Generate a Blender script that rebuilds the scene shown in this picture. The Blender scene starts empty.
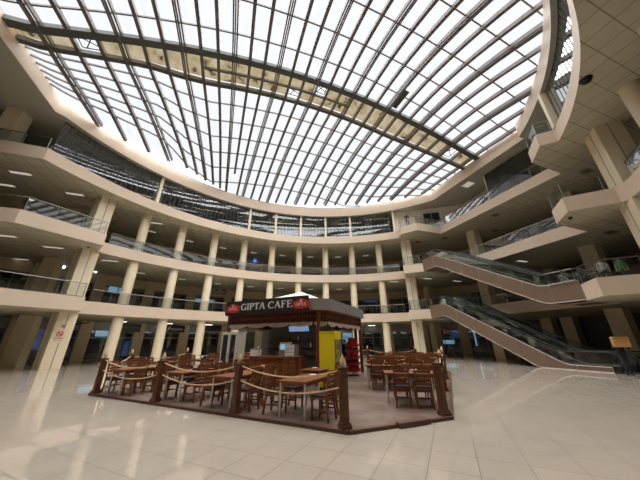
import bpy, bmesh, math, random
from math import sin, cos, pi, radians, sqrt, hypot, atan2, asin
from mathutils import Vector, Matrix
from mathutils.geometry import tessellate_polygon
random.seed(7)
SC = bpy.context.scene
COL = SC.collection

# ------------------------------------------------------------------ camera, sky, exposure
F_PX, PITCH, ROLL, EYE = 251.2, math.atan(101.4 / 251.2), -0.0066, 1.65
up = Vector((sin(ROLL) * cos(PITCH), cos(ROLL) * cos(PITCH), sin(PITCH)))
fw = (Vector((0, 0, 1)) - up * up.z).normalized()
rt = up.cross(fw) * -1 if up.cross(fw).x < 0 else up.cross(fw)
# world axes expressed in camera axes -> rotation matrix (columns: camera right, up, back in world axes)
cam_right = Vector((rt.x, fw.x, up.x)); cam_up = Vector((rt.y, fw.y, up.y)); cam_fwd = Vector((rt.z, fw.z, up.z))
cd = bpy.data.cameras.new('camera'); cam = bpy.data.objects.new('camera', cd); COL.objects.link(cam)
cd.sensor_fit = 'HORIZONTAL'; cd.sensor_width = 36.0; cd.lens = 36.0 * F_PX / 640.0
cd.clip_start = 0.05; cd.clip_end = 300
m = Matrix((cam_right, cam_up, -cam_fwd)).transposed().to_4x4(); m.translation = (0, 0, EYE)
cam.matrix_world = m
SC.camera = cam
wd = bpy.data.worlds.new('overcast_sky'); SC.world = wd; wd.use_nodes = True
bg = wd.node_tree.nodes['Background']; bg.inputs[0].default_value = (0.93, 0.96, 1.0, 1); bg.inputs[1].default_value = 1.1
sd = bpy.data.lights.new('cloud_veiled_sun', 'SUN'); sd.energy = 16.0; sd.angle = radians(120); sd.color = (1.0, 0.98, 0.95)
so = bpy.data.objects.new('cloud_veiled_sun', sd); COL.objects.link(so); so.rotation_euler = (radians(10), radians(7), 0); so.location = (0, 16, 40)
SC.view_settings.view_transform = 'Standard'; SC.view_settings.look = 'None'
SC.view_settings.exposure = 0.25; SC.view_settings.gamma = 1.0; SC.view_settings.use_curve_mapping = False
SC.cycles.use_denoising = True
SC.cycles.max_bounces = 8; SC.cycles.diffuse_bounces = 4; SC.cycles.transparent_max_bounces = 24
SC.cycles.sample_clamp_indirect = 4.0; SC.cycles.caustics_reflective = False; SC.cycles.caustics_refractive = False
LAMP = 6.0           # emission of the fill lights added under the ground floor gallery ceiling

# ------------------------------------------------------------------ frame of the building (u along the long axis, v across)
PHI = 0.3415; OX, OY = -0.81, 15.72
def W(u, v, z=0.0):
    return Vector((OX + u * cos(PHI) - v * sin(PHI), OY + u * sin(PHI) + v * cos(PHI), z))
def PX(x, y, z):     # the point at height z seen at a place of the photograph, in building coordinates
    c = Vector((x - 320, 240 - y, F_PX)); r = cam_right * c.x + cam_up * c.y + cam_fwd * c.z
    t = (z - EYE) / r.z; dx, dy = r.x * t - OX, r.y * t - OY
    return (dx * cos(PHI) + dy * sin(PHI), -dx * sin(PHI) + dy * cos(PHI))
B = (3.74, 8.62, 13.50); HF = 0.93; T = tuple(b + HF for b in B); RB, RT = 17.45, 18.68
def arc(R, a0, a1, n, near=False):
    o = []
    for i in range(n + 1):
        a = radians(a0 + (a1 - a0) * i / n)
        o.append((R * sin(a), ((6.4 if R > 21 else 6.0) - R * cos(a)) if near else (-6.4 + R * cos(a))))
    return o

# ------------------------------------------------------------------ materials
MATS = {}
def principled(name, color, rough=0.6, metal=0.0, spec=0.5, emit=None, estr=0.0, bump=0.0, bscale=30.0, vary=0.0, vscale=3.0):
    mt = bpy.data.materials.new(name); mt.use_nodes = True; nt = mt.node_tree; b = nt.nodes['Principled BSDF']
    b.inputs['Base Color'].default_value = (*color, 1); b.inputs['Roughness'].default_value = rough
    b.inputs['Metallic'].default_value = metal; b.inputs['Specular IOR Level'].default_value = spec
    if emit: b.inputs['Emission Color'].default_value = (*emit, 1); b.inputs['Emission Strength'].default_value = estr
    if vary or bump:
        tc = nt.nodes.new('ShaderNodeTexCoord'); nz = nt.nodes.new('ShaderNodeTexNoise')
        nz.inputs['Scale'].default_value = vscale; nz.inputs['Detail'].default_value = 5
        nt.links.new(tc.outputs['Object'], nz.inputs['Vector'])
        if vary:
            mx = nt.nodes.new('ShaderNodeMix'); mx.data_type = 'RGBA'
            mx.inputs['A'].default_value = (*[c * (1 - vary) for c in color], 1)
            mx.inputs['B'].default_value = (*[min(1, c * (1 + vary)) for c in color], 1)
            nt.links.new(nz.outputs['Fac'], mx.inputs['Factor']); nt.links.new(mx.outputs['Result'], b.inputs['Base Color'])
        if bump:
            n2 = nt.nodes.new('ShaderNodeTexNoise'); n2.inputs['Scale'].default_value = bscale
            nt.links.new(tc.outputs['Object'], n2.inputs['Vector'])
            bp = nt.nodes.new('ShaderNodeBump'); bp.inputs['Strength'].default_value = bump; bp.inputs['Distance'].default_value = 0.01
            nt.links.new(n2.outputs['Fac'], bp.inputs['Height']); nt.links.new(bp.outputs['Normal'], b.inputs['Normal'])
    MATS[name] = mt
    return mt
def grid_material(name, c1, c2, grout, size, gap, rough, spec=0.5, rot=0.0, off=(0, 0), rgrout=0.6, noise=0.08):
    mt = bpy.data.materials.new(name); mt.use_nodes = True; nt = mt.node_tree; N = nt.nodes.new; L = nt.links.new
    b = nt.nodes['Principled BSDF']; b.inputs['Specular IOR Level'].default_value = spec
    tc = N('ShaderNodeTexCoord'); mp = N('ShaderNodeMapping')
    mp.inputs['Rotation'].default_value = (0, 0, rot); mp.inputs['Location'].default_value = (off[0], off[1], 0)
    L(tc.outputs['Object'], mp.inputs['Vector'])
    br = N('ShaderNodeTexBrick'); br.offset = 0; br.squash = 1
    br.inputs['Scale'].default_value = 1.0; br.inputs['Brick Width'].default_value = size; br.inputs['Row Height'].default_value = size
    br.inputs['Mortar Size'].default_value = gap; br.inputs['Mortar Smooth'].default_value = 0.1
    br.inputs['Color1'].default_value = (*c1, 1); br.inputs['Color2'].default_value = (*c2, 1); br.inputs['Mortar'].default_value = (*grout, 1)
    L(mp.outputs['Vector'], br.inputs['Vector'])
    nz = N('ShaderNodeTexNoise'); nz.inputs['Scale'].default_value = 1.3; nz.inputs['Detail'].default_value = 6
    L(tc.outputs['Object'], nz.inputs['Vector'])
    mx = N('ShaderNodeMix'); mx.data_type = 'RGBA'; mx.blend_type = 'MULTIPLY'; mx.inputs['Factor'].default_value = 1
    rp = N('ShaderNodeMapRange'); rp.inputs['To Min'].default_value = 1 - noise; rp.inputs['To Max'].default_value = 1 + noise
    L(nz.outputs['Fac'], rp.inputs['Value']); L(br.outputs['Color'], mx.inputs['A']); L(rp.outputs['Result'], mx.inputs['B'])
    L(mx.outputs['Result'], b.inputs['Base Color'])
    rr = N('ShaderNodeMapRange'); rr.inputs['To Min'].default_value = rough; rr.inputs['To Max'].default_value = rgrout
    L(br.outputs['Fac'], rr.inputs['Value']); L(rr.outputs['Result'], b.inputs['Roughness'])
    MATS[name] = mt
    return mt
def glass(name, tint, refl, gcol=(0.9, 0.93, 0.95), rough=0.01):
    mt = bpy.data.materials.new(name); mt.use_nodes = True; nt = mt.node_tree; N = nt.nodes.new; L = nt.links.new
    nt.nodes.clear(); out = N('ShaderNodeOutputMaterial'); tr = N('ShaderNodeBsdfTransparent'); gl = N('ShaderNodeBsdfGlossy')
    tr.inputs['Color'].default_value = (*tint, 1); gl.inputs['Color'].default_value = (*gcol, 1); gl.inputs['Roughness'].default_value = rough
    fr = N('ShaderNodeFresnel'); fr.inputs['IOR'].default_value = 1.5
    mr = N('ShaderNodeMapRange'); mr.inputs['From Min'].default_value = 0.04; mr.inputs['From Max'].default_value = 0.6
    mr.inputs['To Min'].default_value = refl; mr.inputs['To Max'].default_value = 0.6
    L(fr.outputs['Fac'], mr.inputs['Value'])
    mx = N('ShaderNodeMixShader'); L(mr.outputs['Result'], mx.inputs['Fac']); L(tr.outputs['BSDF'], mx.inputs[1]); L(gl.outputs['BSDF'], mx.inputs[2])
    L(mx.outputs['Shader'], out.inputs['Surface']); MATS[name] = mt
    return mt
def sheet(name, stained):   # translucent roofing sheet: lets the sky through, with faint streaks or brown water stains
    mt = bpy.data.materials.new(name); mt.use_nodes = True; nt = mt.node_tree; N = nt.nodes.new; L = nt.links.new
    nt.nodes.clear(); out = N('ShaderNodeOutputMaterial'); tr = N('ShaderNodeBsdfTransparent'); tl = N('ShaderNodeBsdfTranslucent')
    tc = N('ShaderNodeTexCoord'); mp = N('ShaderNodeMapping'); nz = N('ShaderNodeTexNoise'); rp = N('ShaderNodeValToRGB')
    L(tc.outputs['Object'], mp.inputs['Vector']); L(mp.outputs['Vector'], nz.inputs['Vector']); L(nz.outputs['Fac'], rp.inputs['Fac'])
    nz.inputs['Detail'].default_value = 6
    e = rp.color_ramp.elements
    if stained:
        mp.inputs['Scale'].default_value = (1.2, 0.9, 1); nz.inputs['Scale'].default_value = 1.25
        e[0].position = 0.33; e[0].color = (0.04, 0.025, 0.012, 1); e[1].position = 0.42; e[1].color = (0.27, 0.21, 0.12, 1)
        x = rp.color_ramp.elements.new(0.66); x.color = (0.36, 0.30, 0.20, 1)
    else:
        mp.inputs['Scale'].default_value = (5, 0.35, 1); nz.inputs['Scale'].default_value = 1.5
        e[0].position = 0.3; e[0].color = (0.59, 0.59, 0.60, 1); e[1].position = 0.65; e[1].color = (0.64, 0.645, 0.66, 1)
    L(rp.outputs['Color'], tr.inputs['Color']); L(rp.outputs['Color'], tl.inputs['Color'])
    mx = N('ShaderNodeMixShader'); mx.inputs["Fac"].default_value = 0.06
    L(tr.outputs['BSDF'], mx.inputs[1]); L(tl.outputs['BSDF'], mx.inputs[2]); L(mx.outputs['Shader'], out.inputs['Surface']); MATS[name] = mt
def planks(name, c1, c2, gap_c, w, ln, rough, rot=0.0):
    mt = bpy.data.materials.new(name); mt.use_nodes = True; nt = mt.node_tree; N = nt.nodes.new; L = nt.links.new
    b = nt.nodes['Principled BSDF']; tc = N('ShaderNodeTexCoord'); mp = N('ShaderNodeMapping'); mp.inputs['Rotation'].default_value = (0, 0, rot)
    L(tc.outputs['Object'], mp.inputs['Vector']); br = N('ShaderNodeTexBrick'); br.inputs['Scale'].default_value = 1
    br.inputs['Brick Width'].default_value = ln; br.inputs['Row Height'].default_value = w; br.inputs['Mortar Size'].default_value = 0.006
    br.inputs['Color1'].default_value = (*c1, 1); br.inputs['Color2'].default_value = (*c2, 1); br.inputs['Mortar'].default_value = (*gap_c, 1)
    L(mp.outputs['Vector'], br.inputs['Vector'])
    nz = N('ShaderNodeTexNoise'); nz.inputs['Scale'].default_value = 0.9; nz.inputs['Detail'].default_value = 8; nz.inputs['Roughness'].default_value = 0.7
    L(tc.outputs['Object'], nz.inputs['Vector'])
    rp = N('ShaderNodeValToRGB'); rp.color_ramp.elements[0].position = 0.42; rp.color_ramp.elements[1].position = 0.62
    L(nz.outputs['Fac'], rp.inputs['Fac'])
    mx = N('ShaderNodeMix'); mx.data_type = 'RGBA'; mx.inputs['B'].default_value = (0.23, 0.175, 0.14, 1)     # trodden bare patches
    sc = N('ShaderNodeMath'); sc.operation = 'MULTIPLY'; sc.inputs[1].default_value = 0.75
    L(rp.outputs['Color'], sc.inputs[0]); L(sc.outputs[0], mx.inputs['Factor']); L(br.outputs['Color'], mx.inputs['A'])
    L(mx.outputs['Result'], b.inputs['Base Color']); b.inputs['Roughness'].default_value = rough; MATS[name] = mt

principled('beige_paint', (0.68, 0.55, 0.42), 0.55, vary=0.04, vscale=0.6)
principled('column_paint', (0.84, 0.73, 0.53), 0.5, vary=0.04, vscale=0.8)
principled('wall_paint', (0.74, 0.62, 0.42), 0.6, vary=0.05, vscale=0.7)
principled('white_wall', (0.88, 0.83, 0.72), 0.7)
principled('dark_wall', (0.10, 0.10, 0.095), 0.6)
principled('soffit_plain', (0.46, 0.45, 0.37), 0.8)
grid_material('soffit_tile', (0.64, 0.60, 0.45), (0.60, 0.565, 0.43), (0.25, 0.23, 0.165), 0.955, 0.018, 0.75, 0.2, noise=0.06)
grid_material('floor_tile', (0.50, 0.435, 0.36), (0.47, 0.41, 0.34), (0.19, 0.16, 0.125), 0.648, 0.007, 0.045, 0.5, rot=radians(45), off=(0.215, 0.1), rgrout=0.5, noise=0.06)
principled('upper_floor', (0.42, 0.37, 0.31), 0.25)
principled('rib_steel', (0.155, 0.138, 0.13), 0.5, spec=0.4)
principled('beam_dark', (0.075, 0.08, 0.076), 0.6)
sheet('roof_sheet', False); sheet('stained_sheet', True)
principled('steel', (0.42, 0.41, 0.40), 0.28, metal=1.0)
principled('rail_steel', (0.27, 0.25, 0.23), 0.35, metal=1.0)
principled('frame_metal', (0.32, 0.32, 0.31), 0.45, metal=0.6)
principled('black_rubber', (0.012, 0.012, 0.013), 0.4)
principled('black', (0.01, 0.01, 0.011), 0.5)
principled('step_metal', (0.12, 0.12, 0.12), 0.4, metal=0.7)
principled('esc_panel', (0.235, 0.165, 0.12), 0.35, metal=0.35, vary=0.06, vscale=0.7)
principled('esc_trim', (0.42, 0.37, 0.32), 0.4, metal=0.6)
glass('rail_glass', (0.80, 0.84, 0.83), 0.05)
glass('rail_glass_mirror', (0.74, 0.78, 0.77), 0.16)
glass('curtain_glass', (0.60, 0.64, 0.66), 0.09)
glass('shop_glass', (0.70, 0.74, 0.76), 0.12)
glass('esc_glass', (0.60, 0.70, 0.67), 0.14)
glass('clear_glass', (0.9, 0.92, 0.92), 0.08)
principled('chair_wood', (0.19, 0.064, 0.022), 0.3, vary=0.25, vscale=7)
principled('table_wood', (0.24, 0.088, 0.033), 0.3, vary=0.2, vscale=5)
principled('post_wood', (0.115, 0.042, 0.02), 0.45, vary=0.25, vscale=5)
principled('kiosk_wood', (0.17, 0.045, 0.028), 0.45, vary=0.2, vscale=5)
principled('counter_wood', (0.44, 0.165, 0.06), 0.35, vary=0.2, vscale=4)
principled('seat_dark', (0.02, 0.017, 0.016), 0.85, spec=0.2)
planks('deck_planks', (0.165, 0.092, 0.060), (0.128, 0.070, 0.048), (0.06, 0.035, 0.025), 0.14, 1.8, 0.62, rot=radians(45))
principled('deck_trim', (0.10, 0.042, 0.022), 0.5, vary=0.2)
principled('rope_tan', (0.66, 0.44, 0.25), 0.8, bump=0.4, bscale=120)
principled('lamp_glass', (0.72, 0.52, 0.33), 0.25)
principled('silver', (0.66, 0.66, 0.65), 0.3, metal=0.25)
principled('sign_black', (0.018, 0.017, 0.016), 0.45)
principled('sign_letter', (0.78, 0.77, 0.74), 0.5)
principled('sign_red', (0.55, 0.035, 0.03), 0.45)
principled('fascia_grey', (0.30, 0.29, 0.28), 0.45, metal=0.2)
principled('tent_white', (0.82, 0.80, 0.78), 0.7)
principled('valance_cloth', (0.50, 0.43, 0.34), 0.9)
principled('white_pvc', (0.72, 0.71, 0.69), 0.4)
principled('fridge_yellow', (0.95, 0.76, 0.02), 0.35)
principled('fridge_glow', (0.8, 0.85, 1.0), 0.4, emit=(0.62, 0.72, 1.0), estr=2.2)
principled('rack_red', (0.42, 0.018, 0.03), 0.4)
principled('snack_dark', (0.09, 0.012, 0.018), 0.4)
principled('menu_screen', (0.2, 0.3, 0.5), 0.3, emit=(0.35, 0.55, 0.9), estr=0.35)
principled('paper_white', (0.88, 0.86, 0.83), 0.7)
principled('lamp_fill', (0.9, 0.9, 0.85), 0.5, emit=(1.0, 0.93, 0.80), estr=LAMP)
principled('lamp_cool', (0.9, 0.9, 0.95), 0.5, emit=(0.72, 0.85, 1.0), estr=6.0)
principled('lamp_kiosk_fill', (0.9, 0.9, 0.85), 0.5, emit=(1.0, 0.86, 0.66), estr=26.0)
principled('lamp_dim', (0.62, 0.58, 0.50), 0.5, emit=(1.0, 0.92, 0.8), estr=0.30)
principled('blue_light', (0.1, 0.2, 0.8), 0.5, emit=(0.12, 0.28, 1.0), estr=1.0)
principled('violet_light', (0.5, 0.4, 0.8), 0.5, emit=(0.6, 0.5, 1.0), estr=1.3)
principled('teal_display', (0.2, 0.35, 0.45), 0.5, emit=(0.30, 0.55, 0.72), estr=0.55)
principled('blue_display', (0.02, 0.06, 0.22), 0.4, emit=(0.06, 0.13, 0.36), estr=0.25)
principled('red_led', (0.3, 0.02, 0.02), 0.5, emit=(0.8, 0.05, 0.04), estr=0.12)
principled('mullion_dark', (0.07, 0.07, 0.07), 0.5)
glass('plain_glass', (0.92, 0.93, 0.92), 0.02)
principled('vent_dark', (0.02, 0.02, 0.02), 0.6)
principled('door_wood', (0.16, 0.07, 0.04), 0.5)
principled('board_grey', (0.40, 0.39, 0.37), 0.6)
principled('cardboard', (0.52, 0.27, 0.11), 0.75, vary=0.1)
principled('skin', (0.50, 0.27, 0.18), 0.5)
principled('hair', (0.012, 0.009, 0.008), 0.6)
principled('cloth_black', (0.014, 0.014, 0.016), 0.85)
principled('cloth_navy', (0.025, 0.028, 0.04), 0.85)
principled('cloth_white', (0.50, 0.49, 0.48), 0.85)
principled('cloth_green', (0.06, 0.26, 0.12), 0.85)
principled('cloth_maroon', (0.13, 0.02, 0.02), 0.85)
principled('shoe', (0.02, 0.018, 0.016), 0.5)

# ------------------------------------------------------------------ mesh helpers
class MB:
    def __init__(s): s.v = []; s.f = []; s.mi = []; s.cur = 0
    def mat(s, i): s.cur = i; return s
    def add(s, vs, fs):
        o = len(s.v); s.v += [tuple(p) for p in vs]
        for f in fs: s.f.append(tuple(o + i for i in f)); s.mi.append(s.cur)
        return s
    def box(s, c, d, rz=0.0, M=None):
        hx, hy, hz = d[0] / 2, d[1] / 2, d[2] / 2; vs = []
        for z in (-hz, hz):
            for x, y in ((-hx, -hy), (hx, -hy), (hx, hy), (-hx, hy)):
                if M is not None: p = M @ Vector((x, y, z)); vs.append((c[0] + p.x, c[1] + p.y, c[2] + p.z))
                else: vs.append((c[0] + x * cos(rz) - y * sin(rz), c[1] + x * sin(rz) + y * cos(rz), c[2] + z))
        return s.add(vs, [(3, 2, 1, 0), (4, 5, 6, 7), (0, 1, 5, 4), (1, 2, 6, 5), (2, 3, 7, 6), (3, 0, 4, 7)])
    def bar(s, a, b, w, h, upv=(0, 0, 1)):     # box beam from a to b: w across, h along the up side
        a, b = Vector(a), Vector(b); d = (b - a); L = d.length; d.normalize(); x = d.cross(Vector(upv))
        if x.length < 1e-5: x = d.cross(Vector((1, 0, 0)))
        x.normalize(); y = x.cross(d)
        M = Matrix((x, d, y)).transposed()
        return s.box((a + b) / 2, (w, L, h), M=M)
    def prism(s, poly, z0, z1, cap=True):
        n = len(poly); vs = [(p[0], p[1], z0) for p in poly] + [(p[0], p[1], z1) for p in poly]
        fs = [(i, (i + 1) % n, n + (i + 1) % n, n + i) for i in range(n)]
        if cap: fs += [tuple(range(n - 1, -1, -1)), tuple(range(n, 2 * n))]
        return s.add(vs, fs)
    def profile(s, poly, a0, a1, axis='x'):   # polygon (y,z) extruded along x (or (x,z) along y)
        n = len(poly)
        g = (lambda p, a: (a, p[0], p[1])) if axis == 'x' else (lambda p, a: (p[0], a, p[1]))
        vs = [g(p, a0) for p in poly] + [g(p, a1) for p in poly]
        tri = tessellate_polygon([[Vector((p[0], p[1], 0)) for p in poly]])
        fs = [(i, (i + 1) % n, n + (i + 1) % n, n + i) for i in range(n)] + [tuple(t) for t in tri] + [tuple(n + i for i in reversed(t)) for t in tri]
        return s.add(vs, fs)
    def tube(s, pts, r, n=8, cap=True, closed=False):
        pts = [Vector(p) for p in pts]; rings = []; px = None
        for i, p in enumerate(pts):
            d = (pts[min(i + 1, len(pts) - 1)] - pts[max(i - 1, 0)]).normalized()
            x = d.cross(Vector((0, 0, 1)))
            if x.length < 1e-3: x = px if px is not None else Vector((1, 0, 0))
            x = (x - d * x.dot(d)).normalized(); px = x; y = d.cross(x)
            rr = r[i] if isinstance(r, (list, tuple)) else r
            rings.append([p + x * (cos(2 * pi * k / n) * rr) + y * (sin(2 * pi * k / n) * rr) for k in range(n)])
        vs = [q for g in rings for q in g]; fs = []
        for i in range(len(pts) - 1):
            for k in range(n): fs.append((i * n + k, i * n + (k + 1) % n, (i + 1) * n + (k + 1) % n, (i + 1) * n + k))
        if cap: fs += [tuple(range(n - 1, -1, -1)), tuple(range((len(pts) - 1) * n, len(pts) * n))]
        return s.add(vs, fs)
    def lathe(s, prof, n=16, c=(0, 0, 0), sx=1, sy=1):
        vs = []; fs = []
        for r, z in prof:
            for k in range(n): vs.append((c[0] + r * sx * cos(2 * pi * k / n), c[1] + r * sy * sin(2 * pi * k / n), c[2] + z))
        for i in range(len(prof) - 1):
            for k in range(n): fs.append((i * n + k, i * n + (k + 1) % n, (i + 1) * n + (k + 1) % n, (i + 1) * n + k))
        fs += [tuple(range(n - 1, -1, -1)), tuple(range((len(prof) - 1) * n, len(prof) * n))]
        return s.add(vs, fs)
    def ball(s, c, r, n=12, sc=(1, 1, 1)):
        vs = []; fs = []; m_ = max(4, n // 2)
        for i in range(m_ + 1):
            t = pi * i / m_
            for k in range(n): vs.append((c[0] + r * sc[0] * sin(t) * cos(2 * pi * k / n), c[1] + r * sc[1] * sin(t) * sin(2 * pi * k / n), c[2] + r * sc[2] * cos(t)))
        for i in range(m_):
            for k in range(n): fs.append((i * n + k, (i + 1) * n + k, (i + 1) * n + (k + 1) % n, i * n + (k + 1) % n))
        return s.add(vs, fs)
    def ribbon(s, pts, z0, z1, th=0.0):       # upright band along a plan polyline
        n = len(pts)
        if th == 0:
            vs = [(p[0], p[1], z0) for p in pts] + [(p[0], p[1], z1) for p in pts]
            return s.add(vs, [(i, i + 1, n + i + 1, n + i) for i in range(n - 1)])
        L, R = offset(pts, th / 2), offset(pts, -th / 2)
        return s.prism(L + R[::-1], z0, z1)
    def build(s, name, mats, parent=None, loc=None, rz=None, smooth=False, off=None):
        me = bpy.data.meshes.new(name); vs = s.v
        if off is not None: vs = [(p[0] - off[0], p[1] - off[1], p[2] - off[2]) for p in vs]
        me.from_pydata(vs, [], s.f)
        if not isinstance(mats, (list, tuple)): mats = [mats]
        for q in mats: me.materials.append(MATS[q])
        me.polygons.foreach_set('material_index', s.mi)
        bm = bmesh.new(); bm.from_mesh(me); bmesh.ops.recalc_face_normals(bm, faces=bm.faces); bm.to_mesh(me); bm.free()
        if smooth:
            me.polygons.foreach_set('use_smooth', [True] * len(me.polygons))
            try: me.set_sharp_from_angle(angle=radians(40))
            except Exception: pass
        me.update(); o = bpy.data.objects.new(name, me); COL.objects.link(o)
        if parent is not None: o.parent = parent
        if loc is not None: o.location = loc
        if rz is not None: o.rotation_euler = (0, 0, rz)
        return o
def offset(pts, d):
    o = []; n = len(pts)
    for i, p in enumerate(pts):
        a = Vector(pts[max(i - 1, 0)]); b = Vector(pts[min(i + 1, n - 1)]); q = Vector(p)
        if 0 < i < n - 1:
            d1 = (q - a).normalized(); d2 = (b - q).normalized()
            n1 = Vector((-d1.y, d1.x)); n2 = Vector((-d2.y, d2.x)); nn = (n1 + n2).normalized(); k = d / max(0.35, nn.dot(n1))
        else:
            dd = (b - a).normalized(); nn = Vector((-dd.y, dd.x)); k = d
        o.append((p[0] + nn.x * k, p[1] + nn.y * k))
    return o
def struct(mb, name, mats, **k):        # a piece of the building, in building coordinates
    o = mb.build(name, mats, loc=(OX, OY, 0), rz=PHI, **k); o['kind'] = 'structure'; return o
def thing(name, label, cat, uvz, rot=0.0, group=None, world=False):
    o = bpy.data.objects.new(name, None); COL.objects.link(o); o.empty_display_size = 0.2
    o.location = Vector(uvz) if world else W(*uvz); o.rotation_euler = (0, 0, rot if world else PHI + rot)
    o['label'] = label; o['category'] = cat
    if group: o['group'] = group
    return o
def tag(o, label, cat, group=None):
    o['label'] = label; o['category'] = cat
    if group: o['group'] = group
    return o
def dup(root, loc, rz, label=None, group=None):
    r = root.copy(); COL.objects.link(r); r.location = loc; r.rotation_euler = (0, 0, rz)
    if label: r['label'] = label
    if group: r['group'] = group
    for ch in list(root.children):
        c = ch.copy(); COL.objects.link(c); c.parent = r
        for g in ch.children:
            d = g.copy(); COL.objects.link(d); d.parent = c
    return r
# lettering drawn with strokes on a unit-high box, thin solid letters
def stroke_line(mb, x0, y0, x1, y1, w, th):
    d = Vector((x1 - x0, y1 - y0)); n = Vector((-d.y, d.x)).normalized() * w / 2
    mb.prism([(x0 - n.x, y0 - n.y), (x1 - n.x, y1 - n.y), (x1 + n.x, y1 + n.y), (x0 + n.x, y0 + n.y)], 0, th)
def stroke_arc(mb, cx, cy, rx, ry, a0, a1, w0, w1, th, n=14):
    o, i_ = [], []
    for k in range(n + 1):
        t = k / n; a = radians(a0 + (a1 - a0) * t); w = w0 + (w1 - w0) * sin(pi * t)
        o.append((cx + (rx + w / 2) * cos(a), cy + (ry + w / 2) * sin(a))); i_.append((cx + (rx - w / 2) * cos(a), cy + (ry - w / 2) * sin(a)))
    for k in range(n): mb.prism([o[k], o[k + 1], i_[k + 1], i_[k]], 0, th)
def serif_letter(mb, ch, x, th=0.02):     # returns the advance; the stroke weights are thick / thin as on a roman face
    K, k = 0.17, 0.075
    l = lambda *a: stroke_line(mb, x + a[0], a[1], x + a[2], a[3], a[4], th)
    sf = lambda cx, y: l(cx - 0.15, y, cx + 0.15, y, 0.06)
    if ch == 'I': l(.17, 0, .17, 1, K); sf(.17, .03); sf(.17, .97); return .40
    if ch == 'P':
        l(.17, 0, .17, 1, K); sf(.17, .03); l(.05, .97, .38, .97, k); l(.17, .47, .38, .47, k); stroke_arc(mb, x + .38, .72, .2, .25, 90, -90, k, K, th); return .70
    if ch == 'T':
        l(.36, 0, .36, 1, K); sf(.36, .03); l(.02, .96, .70, .96, k); l(.04, .78, .04, 1, .05); l(.68, .78, .68, 1, .05); return .77
    if ch == 'A':
        l(.05, 0, .38, 1, k); l(.38, 1, .70, 0, K); l(.18, .36, .58, .36, k); l(-.04, .03, .18, .03, .06); l(.56, .03, .86, .03, .06); return .88
    if ch in 'CG':
        stroke_arc(mb, x + .44, .5, .37, .45, 48, 312, k, K, th); l(.71, .70, .71, .98, .05)
        if ch == 'G': l(.70, .04, .70, .42, K * .9); l(.55, .42, .85, .42, .06)
        else: l(.71, .06, .71, .20, .04)
        return .90
    if ch in 'FE':
        l(.17, 0, .17, 1, K); l(.05, .97, .62, .97, k); l(.17, .52, .48, .52, k); l(.62, .76, .62, 1, .05); l(.48, .40, .48, .64, .045)
        if ch == 'E': l(.05, .03, .64, .03, k); l(.65, 0, .65, .24, .05)
        else: sf(.17, .03)
        return .74
    return .36

# ------------------------------------------------------------------ large structure
OUT = arc(35.0, -60, 60, 40); OUT = OUT + [(p[0], -p[1]) for p in reversed(OUT)]
L12 = [(-24, 4.46), (-17.7, 4.46), (-14.2, 7.55), (-15.15, 9.3)] + arc(22.0, -43, 43, 44) + \
      [(15.1, 9.3), (13.5, 7.62), (14.95, 6.2), (18.38, 6.2), (18.38, -6.2), (14.95, -6.3), (13.55, -7.65), (15.1, -9.3)] + \
      arc(22.0, 43, -43, 44, True) + [(-15.15, -9.3), (-14.2, -7.55), (-17.7, -4.46), (-24, -4.46)]
A3L, A3R = -59.0, 43.2
L3 = [(-24, 4.46)] + arc(20.9, -58.6, 43.2, 60) + [(13.94, 7.7), (14.95, 6.1), (18.38, 6.1), (18.38, -6.2), (14.91, -6.3), (13.55, -7.63), (14.2, -8.3)] + \
     arc(20.2, 44.6, -62, 60, True) + [(-24, -4.46)]
RING = [(-18.25, 4.2)] + arc(20.9, -58.5, 55.9, 60) + [(17.33, 5.3), (17.33, -5.3)] + arc(20.2, 56.0, -62.5, 60, True) + [(-18.25, -4.0)]
def annulus(inner, z0, z1, name, top_mat, soffit='soffit_tile', fascia='beige_paint'):
    mb = MB(); lo, li = [Vector((*p, 0)) for p in OUT], [Vector((*p, 0)) for p in inner]
    tris = tessellate_polygon([lo, li]); allp = OUT + inner
    mb.mat(1).add([(p[0], p[1], z0) for p in allp], [tuple(t) for t in tris])
    mb.mat(2).add([(p[0], p[1], z1) for p in allp], [tuple(t) for t in tris])
    n = len(inner); mb.mat(0).add([(p[0], p[1], z0) for p in inner] + [(p[0], p[1], z1) for p in inner], [(i, (i + 1) % n, n + (i + 1) % n, n + i) for i in range(n)])
    n = len(OUT); mb.add([(p[0], p[1], z0) for p in OUT] + [(p[0], p[1], z1) for p in OUT], [(i, (i + 1) % n, n + (i + 1) % n, n + i) for i in range(n)])
    return struct(mb, name, [fascia, soffit, top_mat])
fl = MB(); fl.add([(-40, -36, 0), (40, -36, 0), (40, 36, 0), (-40, 36, 0)], [(0, 1, 2, 3)]); struct(fl, 'floor', 'floor_tile')
annulus(L12, B[0], T[0], 'gallery_slab', 'upper_floor')
annulus(L12, B[1], T[1], 'gallery_slab', 'upper_floor')
annulus(L3, B[2], T[2], 'gallery_slab', 'upper_floor')
annulus(RING, RB, RT, 'roof_slab', 'white_wall', soffit='soffit_plain')
w = MB(); w.ribbon(OUT + [OUT[0]], 0, RB); struct(w, 'wall_outer', 'dark_wall')

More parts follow.
